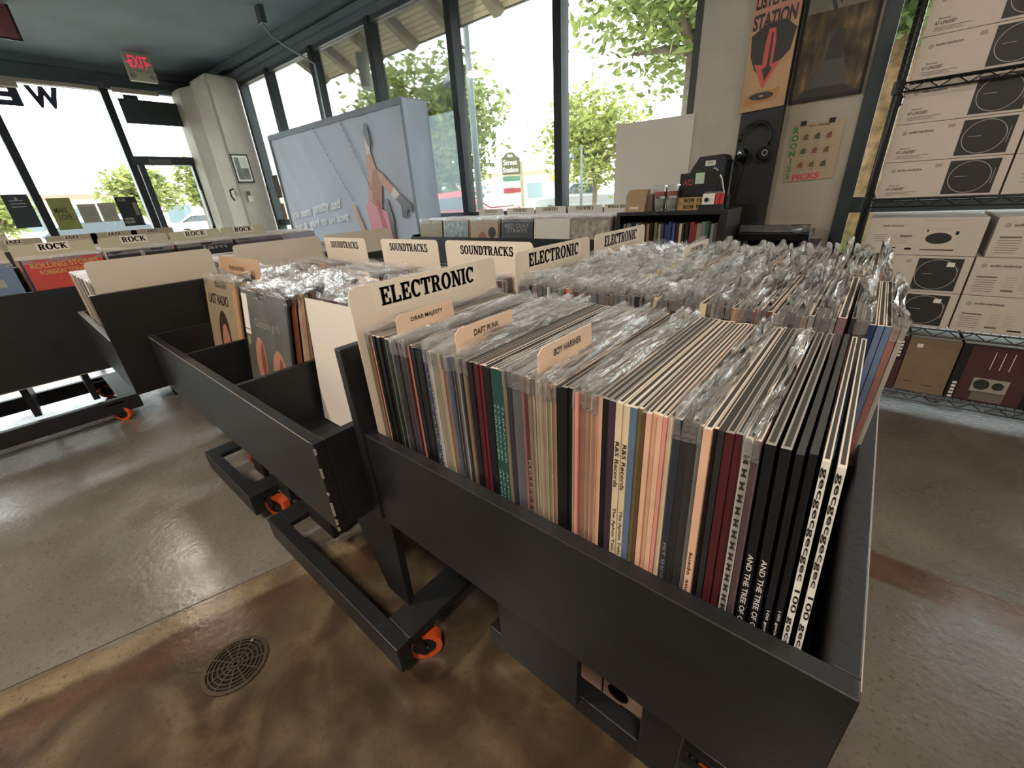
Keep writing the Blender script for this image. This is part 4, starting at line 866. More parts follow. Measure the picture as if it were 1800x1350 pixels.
for k, (xc, yy, w_) in enumerate(((-1.05, .60, .10), (-.86, .53, .14), (-1.2, .66, .12), (-1.55, .70, .12), (-1.3, .78, .10), (-.9, .70, .12))):
    t = thing('tab_card', 'small tan tab card among the soundtracks records, %s from the aisle' % ordn([2, 1, 3, 5, 6, 4][k]), 'divider card', (xc, yy, .603), 'small soundtracks tab cards')
    mb = MB(); mb.box(0, .001, S / 2 - w_ / 2, S / 2 + w_ / 2, .2, .335, 0, lean(xc - S / 2, yy, .603, -.08, RZ)); mb.build('card', MATS['tan_card'] if k % 2 else card, t)

# ---- bin 3: spines beside the tall panel
rng = random.Random(8); items = []; x = -1.872
while x > -2.58:
    t_ = snap(rng.choice((.005, .007, .010)))
    for yy in (.157, .575, .945): items.append((lean(x - t_, yy + rng.uniform(-.004, .004), .622, rng.gauss(0, .01)), t_, rng.randrange(len(mm))))
    x -= t_ + .001
mass('packed_records', 'packed records in the bin with the blank sign backs', items[12:], mm)
for k in range(4): record('pale bagged record showing beside the nearest blank sign back, %s from the dark panel' % ordn(k + 1), 'records beside the blank sign', lean(-1.885 - k * .011, .152, .624, 0), ('white', 'cream', 'white', 'grey')[k], .007, True, rng)
# ---- rock bin
def face_x(label, yc, x, z, colr, pieces, a=-.14):
    o, tt = record(label, 'rock records facing the aisle', lean(x, yc - S / 2, z, a), colr, .005, True, rg); art(o, tt, pieces); return o
rock_items = []; rng = random.Random(12)
for k, yc in enumerate((-.83, -.49, -.15, .205, .55, .89, 1.23, 1.5)):
    for j in range(8): rock_items.append((lean(-3.40 - j * .012, yc - S / 2 + rng.uniform(-.008, .008), .643 + rng.uniform(0, .004), -.12), .007, rng.randrange(len(mm))))
    for j in range(26): rock_items.append((lean(-3.515 - j * .016, yc - S / 2 + rng.uniform(-.01, .01), .642, -.08), .007, rng.randrange(len(mm))))
mass('packed_records', 'packed records under the rock signs', rock_items, mm)
mb = MB()
for M, t_, mi in rock_items[::2]:
    ph = rng.uniform(0, 6)
    mb.grid(lambda u, v: M @ Vector((t_ / 2 + (.004 * math.sin(30 * u * S + ph)) * v, u * (S + .006), S - .03 + v * (.046 + .006 * math.sin(9 * u + ph)))), 10, 2)
tag(mb.build('loose_bag_tops', plastic, smooth=True), 'crinkled clear bag tops over the packed rock records', 'plastic bags', kind='stuff')
gold = mat('print_gold', '#b79a52', .5)
face_x('red record cover with gold lettering under the rock sign', .215, -3.365, .644, 'red', [('t', .157, .285, .27, .026, gold, 'ROLLING STONES'), ('t', .157, .25, .22, .024, gold, 'FOREIGN TONGUES'), ('e', .24, .13, .13, .17, hair, None), ('e', .255, .13, .07, .12, gold, None)])
face_x('slate blue record cover left of the red one', -.14, -3.365, .644, 'steelblue', [('e', .12, .10, .12, .15, smoke, None), ('r', .24, .22, .05, .04, pgrey, None)])
face_x('black record cover with pale bubble letters right of the red one', .555, -3.365, .644, 'black', [('t', .157, .255, .29, .045, mat('print_sandy', '#c2b090', .5), 'GOLDEN'), ('r', .16, .295, .02, .03, pgrey, None)])
face_x('black record cover with small dark letters behind the blank sign', .895, -3.365, .644, 'black', [('t', .2, .28, .15, .03, pgrey, 'Jam')])
face_x('dark purple record cover below the faded rock sign', 1.235, -3.365, .644, 'purple', [('r', .157, .157, .28, .28, mat('print_plum', '#4d3a48', .4, noise=.4), None)])
# ---- jazz and country
items = []
for yc in (-.5, -.2, .1, .43, .72, 1.0, 1.32):
    for j in range(14): items.append((lean(-4.95 - j * .04, yc - S / 2, .642, -.1), .010, rng.randrange(len(mm))))
mass('packed_records', 'packed records under the jazz signs', items, mm)
cov = [(-3.20, 'olive', 'brown-green record cover at the left end of the country bin', [('e', .157, .10, .2, .15, mat('print_moss', '#4f5b41', .5), None), ('e', .21, .13, .12, .1, skind, None)]),
       (-2.865, 'grey', 'shiny grey record cover second from the left of the country bin', [('r', .157, .157, .29, .29, mat('print_shatter', '#6f7c80', .25, noise=1.6, nscale=30), None)]),
       (-2.52, 'tan', 'tan record cover with red-haired portrait in the country bin', [('e', .14, .13, .07, .10, skin, None), ('e', .14, .16, .10, .13, mat('print_redhair', '#8f4f33', .5), None), ('e', .14, .13, .055, .085, skin, None), ('e', .14, .02, .18, .10, skind, None), ('e', .25, .22, .085, .085, ink, None)]),
       (-2.165, 'char', 'dark record cover lettered red clay strays in the country bin', [('t', .157, .27, .24, .03, pgrey, 'RED CLAY'), ('t', .157, .235, .2, .03, pgrey, 'STRAYS'), ('r', .157, .1, .29, .15, smoke, None)]),
       (-1.52, 'grey', 'bagged silver record cover at the right end of the country bin', [('r', .157, .157, .29, .29, mat('print_silver', '#9d968a', .3, noise=.9, nscale=26), None)])]
items = []
for xc, c_, lab, pcs in cov:
    o, tt = record(lab, 'country records facing the room', lean(xc - S / 2, 2.63, .632, -.10, RZ), c_, .005, True, rg); art(o, tt, pcs)
t = thing('divider_card', 'blank white card facing the room in the country bin', 'divider card', (-1.84, 2.64, .63))
mb = MB(); mb.box(0, .002, 0, .32, 0, .318, 0, lean(-2.0, 2.634, .632, -.10, RZ)); mb.build('card', white, t)
for xc in (-3.20, -2.865, -2.52, -2.165, -1.84, -1.52):
    for j in range(24): items.append((lean(xc - S / 2 + rng.uniform(-.008, .008), 2.655 + j * .0165, .632 + rng.uniform(0, .005), -.06, RZ), .007, rng.randrange(len(mm))))
mass('packed_records', 'packed records under the country signs', items, mm)
mb = MB()
for M, t_, mi in items[::2]:
    ph = rng.uniform(0, 6)
    mb.grid(lambda u, v: M @ Vector((t_ / 2 + (.004 * math.sin(30 * u * S + ph)) * v, u * (S + .006), S - .03 + v * (.046 + .006 * math.sin(9 * u + ph)))), 10, 2)
tag(mb.build('loose_bag_tops', plastic, smooth=True), 'crinkled clear bag tops over the packed country records', 'plastic bags', kind='stuff')

# ================================================================== FABRIC DISPLAY
DU0, DU1, DV0, DV1, DZ = -5.97, -3.39, 2.88, 3.18, 1.965
t = thing('display_stand', 'large sky-blue fabric display box printed with legs on a swing', 'display', (-4.68, 3.03, 0), fr=FR)
def fabric_mat():
    m = mat('display_fabric', '#b9c6d8', .8, noise=.12, nscale=1.2, bump=.4, bscale=5); return m
fab = fabric_mat(); seam = mat('display_seam', '#87939f', .8)
def wrink(u, v): return .006 * math.sin(9 * u + 3 * v) * math.sin(7 * v + 2 * u) + .004 * math.sin(23 * u + 11 * v)
MB().grid(lambda a, b: (DU0 + (DU1 - DU0) * a, DV0 + wrink(a * 2.5, b * 2), b * DZ), 40, 26).build('front_fabric', fab, t, FR, smooth=True)
MB().grid(lambda a, b: (DU1 + wrink(a, b * 3), DV0 + (DV1 - DV0) * a, b * DZ), 8, 20).build('side_fabric', fab, t, FR, smooth=True)
MB().grid(lambda a, b: (DU0 - wrink(a, b * 3), DV0 + (DV1 - DV0) * (1 - a), b * DZ), 8, 20).build('side_fabric', fab, t, FR, smooth=True)
bx('back_fabric', fab, t, DU0, DU1, DV1, DV1 + .004, 0, DZ, FR); bx('top_fabric', seam, t, DU0, DU1, DV0, DV1, DZ, DZ + .006, FR)
for a in (DU0, DU1): bx('corner_seam', seam, t, a - .013, a + .013, DV0 - .016, DV0 - .004, 0, DZ, FR)
MB().grid(lambda a, b: (DU0 + (DU1 - DU0) * a, DV0 - .012 - .004 * math.sin(60 * a), DZ - .05 + .055 * b), 60, 2).build('top_hem', seam, t, FR)
dv_ = DV0 - .013
def dp(name, m, u, z, pts, k=1): return plate(name, m, t, (u, dv_, z), RX, UZ, 1, 1, t=.001, off=.0012 * k, fr=FR, pts=pts)
sk = mat('poster_skin', '#c79a86', .6); skd = mat('poster_skin_shade', '#a87966', .6); shoe = mat('poster_shoe', '#2c2b30', .4); dress = mat('poster_pink', '#d891a0', .6); dressd = mat('poster_rose', '#b8606f', .6); chain = mat('poster_chain', '#4c5058', .5); sock = mat('poster_sock', '#d9cfce', .6)
# raised leg with shoe, folded leg with platform shoe, pink dress, seat edge
for nme, m_, k_, pts_ in (('printed_leg', sk, 1, [(-4.05, 1.44), (-4.16, 1.05), (-4.02, 1.05), (-3.92, 1.2), (-3.90, 1.42), (-3.95, 1.6), (-4.02, 1.6)]),
        ('printed_sock', sock, 2, [(-4.02, 1.575), (-3.95, 1.575), (-3.95, 1.74), (-4.0, 1.74)]), ('printed_shoe', shoe, 3, [(-3.985, 1.69), (-3.945, 1.62), (-3.92, 1.68), (-3.93, 1.78), (-3.945, 1.84), (-3.98, 1.84), (-4.005, 1.77)]),
        ('printed_thigh', skd, 3, [(-4.06, 1.08), (-3.92, 1.04), (-3.83, 1.36), (-3.87, 1.43), (-3.95, 1.44), (-4.0, 1.36)]), ('printed_leg', sk, 4, [(-3.86, 1.30), (-3.72, 1.20), (-3.66, 1.26), (-3.82, 1.40), (-3.90, 1.42)]),
        ('printed_sock', sock, 5, [(-3.73, 1.20), (-3.64, 1.12), (-3.58, 1.18), (-3.66, 1.27)]), ('printed_shoe', shoe, 6, [(-3.67, 1.15), (-3.60, 1.10), (-3.60, .98), (-3.54, .97), (-3.50, 1.06), (-3.43, 1.02), (-3.43, 1.09), (-3.58, 1.20)]),
        ('printed_dress', dress, 5, [(-4.18, 1.10), (-4.16, .70), (-3.80, .70), (-3.84, 1.04), (-4.0, 1.10), (-4.10, 1.17)]), ('printed_ribbon', dressd, 6, [(-4.0, 1.15), (-3.92, .70), (-3.82, .70), (-3.96, 1.16)]),
        ('printed_seat', shoe, 4, [(-3.84, .70), (-3.77, .70), (-3.75, .98), (-3.80, 1.16), (-3.84, 1.16)]), ('printed_arm', sk, 6, [(-4.44, 1.13), (-4.41, 1.03), (-4.30, .70), (-4.20, .70), (-4.36, 1.05), (-4.40, 1.14)])):
    dp(nme, m_, 0, 0, pts_, k_)
for (ua, za, ub, zb_) in ((-4.905, 1.914, -4.41, 1.156), (-4.372, 1.912, -4.03, 1.25)):
    mb = MB(); n = 26
    for k in range(n):
        c0 = Vector((ua + (ub - ua) * k / n, dv_ - .004, za + (zb_ - za) * k / n)); c1 = Vector((ua + (ub - ua) * (k + .72) / n, dv_ - .004, za + (zb_ - za) * (k + .72) / n))
        d_ = (c1 - c0).normalized(); nn = Vector((-d_.z, 0, d_.x)) * (.011 if k % 2 else .006); mb.face([c0 - nn, c1 - nn, c1 + nn, c0 + nn])
    mb.build('printed_chain', chain, t, FR)
for s_, zz, uu, w_ in (('you seem pretty sad', 1.09, -5.28, 1.2), ('for a girl so in love', .95, -5.21, 1.3)):
    tot_ = len(s_); k0 = 0
    for wd in s_.split(' '):
        f0 = (k0 + len(wd) / 2) / tot_ - .5; desc = any(ch in 'gypj' for ch in wd); asc = any(ch in 'bdfhklt' for ch in wd)
        text('lettering', wd, t, (uu + f0 * w_, dv_, zz + f0 * w_ * .09 + (-.012 if desc and not asc else .012 if asc and not desc else 0)), (1, 0, .09), (.18, 0, 1), mat('poster_white_ink', '#e8e8ea', .6), width=w_ * len(wd) / tot_ * .96, height=.075 + .03 * desc + .03 * asc, fr=FR, off=.006)
        k0 += len(wd) + 1
# flyers behind the display in the narrow window
for k, (u0, u1, z0, z1, cc, nme) in enumerate(((-7.33, -7.15, 1.30, 1.62, '#6b5b52', 'brown flyer in the narrow corner window'), (-7.1, -6.98, 1.28, 1.50, '#5d4a45', 'small dark flyer in the narrow corner window'), (-7.3, -7.18, .99, 1.22, '#8a6a55', 'lowest left flyer in the narrow corner window'), (-7.14, -7.02, .99, 1.22, '#6c7684', 'blue-grey flyer in the narrow corner window'))):
    tag(MB().box(u0, u1, VB - .004, VB - .002, z0, z1).build('window_flyer', mat('flyer' + cc, cc, .6, noise=.9, nscale=22), None, FR), nme, 'flyer')
# white board leaning in the pillar window
tag(MB().prism([(-1.545, .96), (-.995, .96), (-.985, 1.545), (-1.545, 1.55)], 'y', VB - .075, VB - .065).build('foam_board', white, None, FR), 'large blank white foam board standing in the pillar window', 'board')

# ================================================================== SMALL SHELF WITH DISCS
t = thing('disc_shelf', 'black shelf unit full of slim cases beside the listening station', 'shelf', (-.99, 2.79, 0))
SX0, SX1, SY0, SY1, SZ = -1.325, -.655, 2.66, 2.98, .975
bx('top_board', black, t, SX0, SX1, SY0, SY1, SZ - .022, SZ, bevel=.002); bx('side_panel', black, t, SX0, SX0 + .025, SY0, SY1, 0, SZ - .022); bx('side_panel', black, t, SX1 - .04, SX1, SY0, SY1, 0, SZ - .022)
bx('back_panel', blackd, t, SX0, SX1, SY1 - .012, SY1, 0, SZ - .022)
for zz in (.72, .47, .22, .04): bx('shelf_board', black, t, SX0 + .025, SX1 - .04, SY0 + .01, SY1 - .012, zz - .018, zz)
dc = ['#8a8577', '#6f7571', '#3d5a48', '#20282c', '#7f8c92', '#5b4a3a', '#a8926c', '#1b2b2c', '#a2764f', '#15191a', '#6c6a4c', '#a08a66', '#35426a', '#35426a', '#35426a', '#4a5a86', '#3a2428', '#c3b39a', '#2d332b', '#26221f', '#7e3440', '#7e3440']
pos = ['%s from the left' % ordn(k + 1) for k in range(40)]; x = SX0 + .04; k = 0; rng = random.Random(4)
while x < SX1 - .06:
    cc = dc[k % len(dc)]; w_ = rng.choice((.012, .015, .018, .024)); h_ = .19 + rng.uniform(-.012, .006)
    tag(MB().box(x, x + w_, SY0 + .025, SY0 + .16, .7205, .7205 + h_).build('disc_case', mat('case' + cc, cc, .35)), 'slim disc case on the top row of the small shelf, ' + pos[k], 'disc case', 'disc cases on the small shelf'); x += w_ + rng.choice((.001, .001, .008)); k += 1
# things on top of the shelf
t = thing('card_box', 'small open wooden box of tan cards on the disc shelf', 'box', (-1.22, 2.76, SZ)); wd_ = mat('pale_wood_box', '#a08563', .7, noise=.2, nscale=30)
bx('box_body', mat('grey_wood_box', '#75695b', .7), t, -1.30, -1.125, 2.74, 2.86, SZ, SZ + .10); MB().prism([(2.70, SZ), (2.74, SZ), (2.78, SZ + .13), (2.74, SZ + .12)], 'x', -1.29, -1.16).build('front_card', wd_, t); bx('card', card, t, -1.26, -1.2, 2.705, 2.715, SZ, SZ + .03); MB().prism([(2.75, SZ + .05), (2.79, SZ + .05), (2.84, SZ + .125), (2.80, SZ + .13)], 'x', -1.27, -1.135).build('card', card, t)
for k, xx in enumerate((-1.075, -1.0)):
    t = thing('pint_glass', 'clear glass with red band on the disc shelf, %s' % ('left one' if k == 0 else 'right one beside the black box'), 'glass', (xx, 2.74, SZ), 'glasses on the disc shelf')
    MB().tube([(xx, 2.74, SZ + .001), (xx, 2.74, SZ + .145)], [.031, .04], 18, cap=False).build('glass_wall', acryl, t, smooth=True); MB().ring((xx, 2.74, SZ), (0, 0, 1), 0, .031, .006, 18).build('glass_base', acryl, t)
    MB().tube([(xx, 2.74, SZ + .01), (xx, 2.74, SZ + .07)], [.029, .033], 16).build('filling', mat('grey_filling', '#a5a69e', .6), t, smooth=True); MB().tube([(xx, 2.74, SZ + .085), (xx, 2.74, SZ + .11)], .03, 14).build('red_band', red, t)
t = thing('media_box', 'black boxed set with red letters and green price tag on the disc shelf', 'box', (-.875, 2.79, SZ))
bx('box_body', ink, t, -.975, -.775, 2.77, 2.85, SZ + .075, SZ + .20); bx('price_tag', mat('mint_tag', '#b7cfae', .6), t, -.885, -.835, 2.767, 2.769, SZ + .14, SZ + .198); text('lettering', 'AC/', t, (-.925, 2.77, SZ + .15), RX, UZ, mat('ember_red', '#8d4036', .5), width=.06, height=.035, bold=.04)
bx('lower_box', ink, t, -.975, -.70, 2.78, 2.85, SZ, SZ + .075)
for k in range(2):
    t = thing('wood_sign', 'narrow wooden sign reading NOW PLAYING, %s of the two' % ('lower' if k == 0 else 'upper'), 'sign', (-.86, 2.75, SZ + k * .036), 'now playing signs')
    bx('plank', mat('honey_wood', '#b99763', .6, noise=.2, nscale=40), t, -.978, -.72, 2.752, 2.768, SZ + k * .036, SZ + .034 + k * .036); text('lettering', 'NOW PLAYING', t, (-.835, 2.752, SZ + .017 + k * .036), RX, UZ, hair, width=.2, height=.022, font='slab')
t = thing('card_tray', 'black tray of red and white cards at the right end of the disc shelf', 'tray', (-.765, 2.70, SZ))
bx('tray', blackd, t, -.82, -.70, 2.67, 2.74, SZ, SZ + .03)
for k, m_ in enumerate((paper, red, red)):
    mb = MB(); mb.box(-.81 + k * .022, -.745 + k * .022, -.001, .001, 0, .075, 0, Matrix.Translation((0, 2.69 + k * .012, SZ + .012)) @ Matrix.Rotation(-.15, 4, 'X')); mb.build('card', m_, t)
MB().ring((-.785, 2.686, SZ + .055), (0, -1, 0), 0, .012, .001, 14).build('card_print', ink, t)
bx('clear_holder', acryl, t, -.815, -.705, 2.735, 2.738, SZ + .03, SZ + .095)
t = thing('desk_lamp_arm', 'thin bright metal gooseneck behind the card tray', 'gooseneck', (-.76, 2.78, SZ + .1)); MB().tube([(-.745, 2.86, SZ), (-.745, 2.86, SZ + .09), (-.765, 2.86, SZ + .16), (-.80, 2.86, SZ + .215), (-.815, 2.86, SZ + .22)], .006, 8).build('stem', steel, t, smooth=True)
t = thing('headphone_case', 'black angular case with white tag behind the disc shelf', 'case', (-.78, 3.15, SZ), fr=FR)
MB().prism([(-.92, .5), (-.72, .5), (-.70, 1.24), (-.72, 1.275), (-.86, 1.27), (-.91, 1.19)], 'y', 3.12, 3.30).build('case_body', mat('black_case', '#1e2423', .5), t, FR); bx('price_tag', paper, t, -.82, -.76, 3.117, 3.12, 1.215, 1.245, FR); text('lettering', '$99', t, (-.79, 3.117, 1.23), RX, UZ, ink, height=.014, fr=FR)

# ================================================================== LISTENING STATION
bx0 = VB - .10
t = thing('listening_post', 'black listening-station board standing against the wall', 'listening station', (-.575, bx0, 0), fr=FR)
bx('post_board', mat('black_board', '#222625', .55, noise=.2, nscale=3), t, -.695, -.465, bx0, VB - .022, 0, 2.9, FR)
bx('hook', hardw, t, -.60, -.56, bx0 - .05, bx0, 1.43, 1.445, FR)
t = thing('headphones', 'black headphones hanging on the listening-station board', 'headphones', (-.585, bx0 - .05, 1.2), fr=FR)
pts = [(-.585 + .085 * math.cos(a), bx0 - .045, 1.345 + .095 * math.sin(a)) for a in [math.radians(d_) for d_ in range(-25, 206, 21)]]
MB().tube(pts, .009, 8).build('headband', ink, t, FR, smooth=True)
for s in (-1, 1):
    xx = -.585 + s * .05; o = MB().ring((xx, bx0 - .045, 1.265), (s * .6, -.8, 0), 0, .036, .03, 20).build('ear_cup', ink, t, FR)
    MB().ring((xx + s * .018, bx0 - .072, 1.265), (s * .6, -.8, 0), .012, .018, .004, 16).build('chrome_ring', steel, o, FR)
MB().tube([(-.64, bx0 - .04, 1.24), (-.66, bx0 - .03, 1.1), (-.67, bx0 - .02, .95), (-.68, bx0 - .015, .8), (-.68, bx0 - .01, .6)], .004, 6).build('cord', mat('dark_red_cord', '#4a3538', .5), t, FR)
# hand-painted sign
t = thing('painted_sign', 'hand-painted orange sign reading LISTENING STATION with a red arrow', 'sign', (-.59, bx0 - .012, 1.5), fr=FR)
sv = bx0 - .012; oc = mat('sign_orange', '#c19a74', .6, noise=.3, nscale=6); pk = mat('sign_pinkish', '#c98f7d', .6, noise=.2); dk = mat('sign_charcoal', '#3f3c3a', .6)
MB().prism([(-.705, 1.50), (-.468, 1.51), (-.468, 2.10), (-.705, 2.10)], 'y', sv, sv + .01).build('panel', oc, t, FR)
def sp(name, m, pts, k): return plate(name, m, t, (-.587, sv, 1.8), RX, UZ, 1, 1, t=.0004, off=.0005 * k, fr=FR, pts=pts)
sp('pink_field', pk, [(-.117, .12), (.117, .13), (.117, .29), (-.117, .29)], 1)
sp('ribbon_shape', dk, [(-.11, .08), (-.02, .135), (.05, .135), (.115, .08), (.10, -.02), (.06, -.06), (.03, -.10), (-.02, -.13), (-.07, -.09), (-.10, -.02)], 1)
sp('arrow', mat('arrow_red', '#cf5b56', .5), [(-.022, .10), (.012, .10), (.022, .04), (.02, -.07), (.058, -.06), (-.012, -.19), (-.075, -.06), (-.032, -.07), (-.03, .03)], 2)
sp('arrow_core', dk, [(-.004, .08), (.004, .08), (.008, -.08), (.024, -.09), (-.008, -.15), (-.03, -.09), (-.008, -.08)], 3)
sp('turntable_drawing', mat('sign_tan', '#b9824f', .6), [(-.10, -.27), (.07, -.25), (.085, -.19), (-.085, -.215)], 1)
sp('record_drawing', dk, ell(20, .065, .02, -.01, -.225), 2); sp('label_drawing', pk, ell(12, .012, .005, -.01, -.225), 3)
text('lettering', 'LISTENING', t, (-.587, sv, 2.035), (1, 0, .06), UZ, dk, width=.215, height=.06, fr=FR, off=.0022, bold=.035); text('lettering', 'STATION', t, (-.59, sv, 1.945), (1, 0, .06), UZ, dk, width=.215, height=.075, fr=FR, off=.0022, bold=.035)
# framed poster
t = thing('framed_poster', 'black framed dim city street poster on the beige wall', 'picture', (-.28, VB - .03, 1.53), fr=FR); fv = VB - .02
for a, b, c_, d_ in ((-.455, -.44, 1.52, 2.12), (-.125, -.11, 1.52, 2.12), (-.455, -.11, 1.52, 1.535), (-.455, -.11, 2.105, 2.12)): bx('frame_bar', ink, t, a, b, fv - .025, fv, c_, d_, FR)
def city_mat():
    m = bpy.data.materials.new('city_print'); m.use_nodes = True; nt = m.node_tree; b = nt.nodes['Principled BSDF']; tc = nt.nodes.new('ShaderNodeTexCoord'); mp = nt.nodes.new('ShaderNodeMapping'); mp.inputs['Scale'].default_value = (14, 1, 5)
    n = nt.nodes.new('ShaderNodeTexNoise'); n.inputs['Scale'].default_value = 1.6; n.inputs['Detail'].default_value = 7; r = nt.nodes.new('ShaderNodeValToRGB')
    for p, c_ in ((.3, '#2d2a26'), (.48, '#574a3d'), (.6, '#8d6f4e'), (.72, '#b98f5d')): (r.color_ramp.elements.new(p) if p not in (.3, .72) else r.color_ramp.elements[0 if p == .3 else -1])
    for e, (p, c_) in zip(r.color_ramp.elements, ((.3, '#3b362f'), (.48, '#5a5044'), (.6, '#75634c'), (.72, '#99805d'))): e.position = p; e.color = lin(c_)
    nt.links.new(tc.outputs['Object'], mp.inputs[0]); nt.links.new(mp.outputs[0], n.inputs['Vector']); nt.links.new(n.outputs['Fac'], r.inputs['Fac']); nt.links.new(r.outputs['Color'], b.inputs['Base Color']); b.inputs['Roughness'].default_value = .2; return m
bx('print', city_mat(), t, -.44, -.125, fv - .016, fv - .006, 1.535, 2.105, FR)
def cp(name, m, pts, k): return plate(name, m, t, (-.2825, fv - .016, 1.82), RX, UZ, .315, .57, t=.0003, off=.0003 * k, fr=FR, pts=pts)
ck = mat('city_dark', '#3a3731', .3); cp('printed_sky', mat('city_sky', '#7b746a', .3, noise=.3, nscale=9), [(-.5, .2), (.5, .2), (.5, .5), (-.5, .5)], 1); cp('printed_road', mat('city_road', '#57544e', .3), [(-.35, -.5), (.35, -.5), (.12, -.1), (-.05, -.1)], 1)
cp('printed_beam', ck, [(-.35, .5), (-.28, .5), (-.05, .18), (-.1, .17)], 2); cp('printed_beam', ck, [(-.12, .5), (-.08, .5), (-.02, .24), (-.05, .24)], 2); cp('printed_car', ck, [(-.12, -.2), (.15, -.2), (.12, .02), (.02, .06), (-.08, .0)], 3); cp('printed_lamp', ck, [(.05, .4), (.2, .44), (.24, .42), (.08, .37)], 2); cp('printed_hood', ck, [(-.5, -.5), (-.3, -.42), (.25, -.42), (.5, -.5)], 3)
# clipped picks sheet
t = thing('picks_board', 'beige chart of small drawings with green and pink letters clipped to the wall', 'chart', (-.28, fv, 1.09), fr=FR)
MB().prism([(-.405, 1.09), (-.15, 1.10), (-.155, 1.405), (-.405, 1.41)], 'y', fv - .008, fv).build('sheet', mat('chart_paper', '#b8a286', .7, noise=.08), t, FR)
for k, ch in enumerate('ROOMIES'): text('green_letter', ch, t, (-.385, fv - .008, 1.375 - k * .042), RX, UZ, green, height=.036, fr=FR, bold=.05)
text('pink_lettering', 'PICKS', t, (-.29, fv - .008, 1.117), (1, 0, .05), UZ, mat('neon_pink', '#d8485f', .5), width=.14, height=.034, fr=FR, bold=.04); text('script', 'Now Playing', t, (-.275, fv - .008, 1.39), (1, 0, .02), UZ, hair, width=.1, height=.016, fr=FR)
mat('drawing_tone1', '#5c5145', .7)
for i in range(3):
    for j in range(3):
        cu, cz = -.33 + i * .058, 1.335 - j * .075
        plate('drawing', mat('drawing_tone%d' % ((i + j) % 3), ('#7b634c', '#5c5145', '#8a5a45')[(i + j) % 3], .7), t, (cu, fv - .008, cz), RX, UZ, .026, .034, t=.0003, fr=FR, pts=[(-.5, -.5), (.5, -.5), (.5, .2), (.25, .5), (-.2, .35), (-.5, .1)])
        mb = MB()
        for q in range(18):
            a, b = 2 * PI * q / 18, 2 * PI * (q + .8) / 18; mb.face([(cu + .022 * math.cos(w_) * k_, fv - .0084, cz + .03 * math.sin(w_) * k_) for w_, k_ in ((a, 1), (b, 1), (b, .94), (a, .94))])
        mb.build('oval_outline', MATS['drawing_tone1'], t, FR)
for cu in (-.355, -.215): bx('binder_clip', ink, t, cu - .014, cu + .014, fv - .014, fv, 1.395, 1.42, FR)
# turntable on its stand
t = thing('turntable_stand', 'black pedestal carrying the turntable', 'stand', (-.35, 3.05, 0), fr=FR)
bx('top', black, t, -.535, -.12, 2.9, 3.30, .735, .76, FR, .003); bx('body', blackd, t, -.52, -.15, 2.94, 3.28, 0, .735, FR)
t = thing('turntable', 'black turntable with clear dust cover and silver platter', 'turntable', (-.35, 3.05, .76), fr=FR)
bx('plinth', mat('turntable_black', '#141414', .3), t, -.53, -.17, 2.93, 3.27, .785, .83, FR, .006)
for a in (-.5, -.2):
    for b in (2.97, 3.23): MB().tube([(a, b, .76), (a, b, .785)], .02, 12).build('foot', hardw, t, FR)
MB().ring((-.37, 3.1, .832), (0, 0, 1), 0, .15, .012, 32).build('platter', steel, t, FR); MB().ring((-.37, 3.1, .845), (0, 0, 1), 0, .14, .002, 32).build('disc', mat('vinyl', '#3a3a3c', .15), t, FR)
MB().tube([(-.2, 3.2, .84), (-.2, 3.2, .87), (-.22, 3.02, .868), (-.27, 2.99, .862)], .006, 8).build('tonearm', steel, t, FR)
d_ = MB(); d_.box(-.525, -.175, 2.935, 2.938, .835, .872); d_.box(-.525, -.175, 3.262, 3.265, .835, .872); d_.box(-.525, -.522, 2.938, 3.262, .835, .872); d_.box(-.178, -.175, 2.938, 3.262, .835, .872); d_.box(-.525, -.175, 2.935, 3.265, .872, .875); d_.build('dust_cover', acryl, t, FR)

# ================================================================== WIRE RACK WITH BOXES
RXL, RXR, RYF, RYB = -.06, 1.17, 2.58, 3.04
t = thing('wire_rack', 'black wire shelving rack stacked with turntable boxes', 'shelving rack', (.55, 2.8, 0))
for xx in (RXL, RXR):
    for yy in (RYF, RYB):
        o = MB().tube([(xx, yy, 0), (xx, yy, 2.2)], .0127, 12).build('post', wire, t, smooth=True); mb = MB()
        for k in range(84): mb.tube([(xx, yy, .1 + k * .0254), (xx, yy, .103 + k * .0254)], .0134, 12)
        mb.build('groove_rings', blackd, o)['kind'] = 'stuff'
SHZ = (.135, .457, 1.008, 1.44)
for zi, zz in enumerate(SHZ):
    o = MB(); o.tube([(RXL, RYF, zz - .004), (RXR, RYF, zz - .004)], .004, 6).tube([(RXL, RYF, zz - .034), (RXR, RYF, zz - .034)], .004, 6).tube([(RXL, RYB, zz - .004), (RXR, RYB, zz - .004)], .004, 6).tube([(RXL, RYB, zz - .034), (RXR, RYB, zz - .034)], .004, 6)
    for xx in (RXL, RXR): o.tube([(xx, RYF, zz - .004), (xx, RYB, zz - .004)], .004, 6).tube([(xx, RYF, zz - .034), (xx, RYB, zz - .034)], .004, 6)
    sh = o.build('shelf_frame', wire, t)
    z_ = []; n = 30
    for k in range(n + 1): z_.append((RXL + (RXR - RXL) * k / n, RYF, zz - (.034 if k % 2 else .004)))
    MB().tube(z_, .0025, 5).build('truss_wire', wire, sh)
    mb = MB()
    for k in range(44): xx = RXL + .02 + k * .0275; mb.tube([(xx, RYF, zz - .003), (xx, RYB, zz - .003)], .002, 4, cap=False)
    mb.build('deck_wires', wire, sh)['kind'] = 'stuff'
    for xx in (RXL, RXR):
        for yy in (RYF, RYB): MB().tube([(xx, yy, zz - .04), (xx, yy, zz + .005)], .019, 12).build('collar', wire, sh)
BW, BD = .372, .40
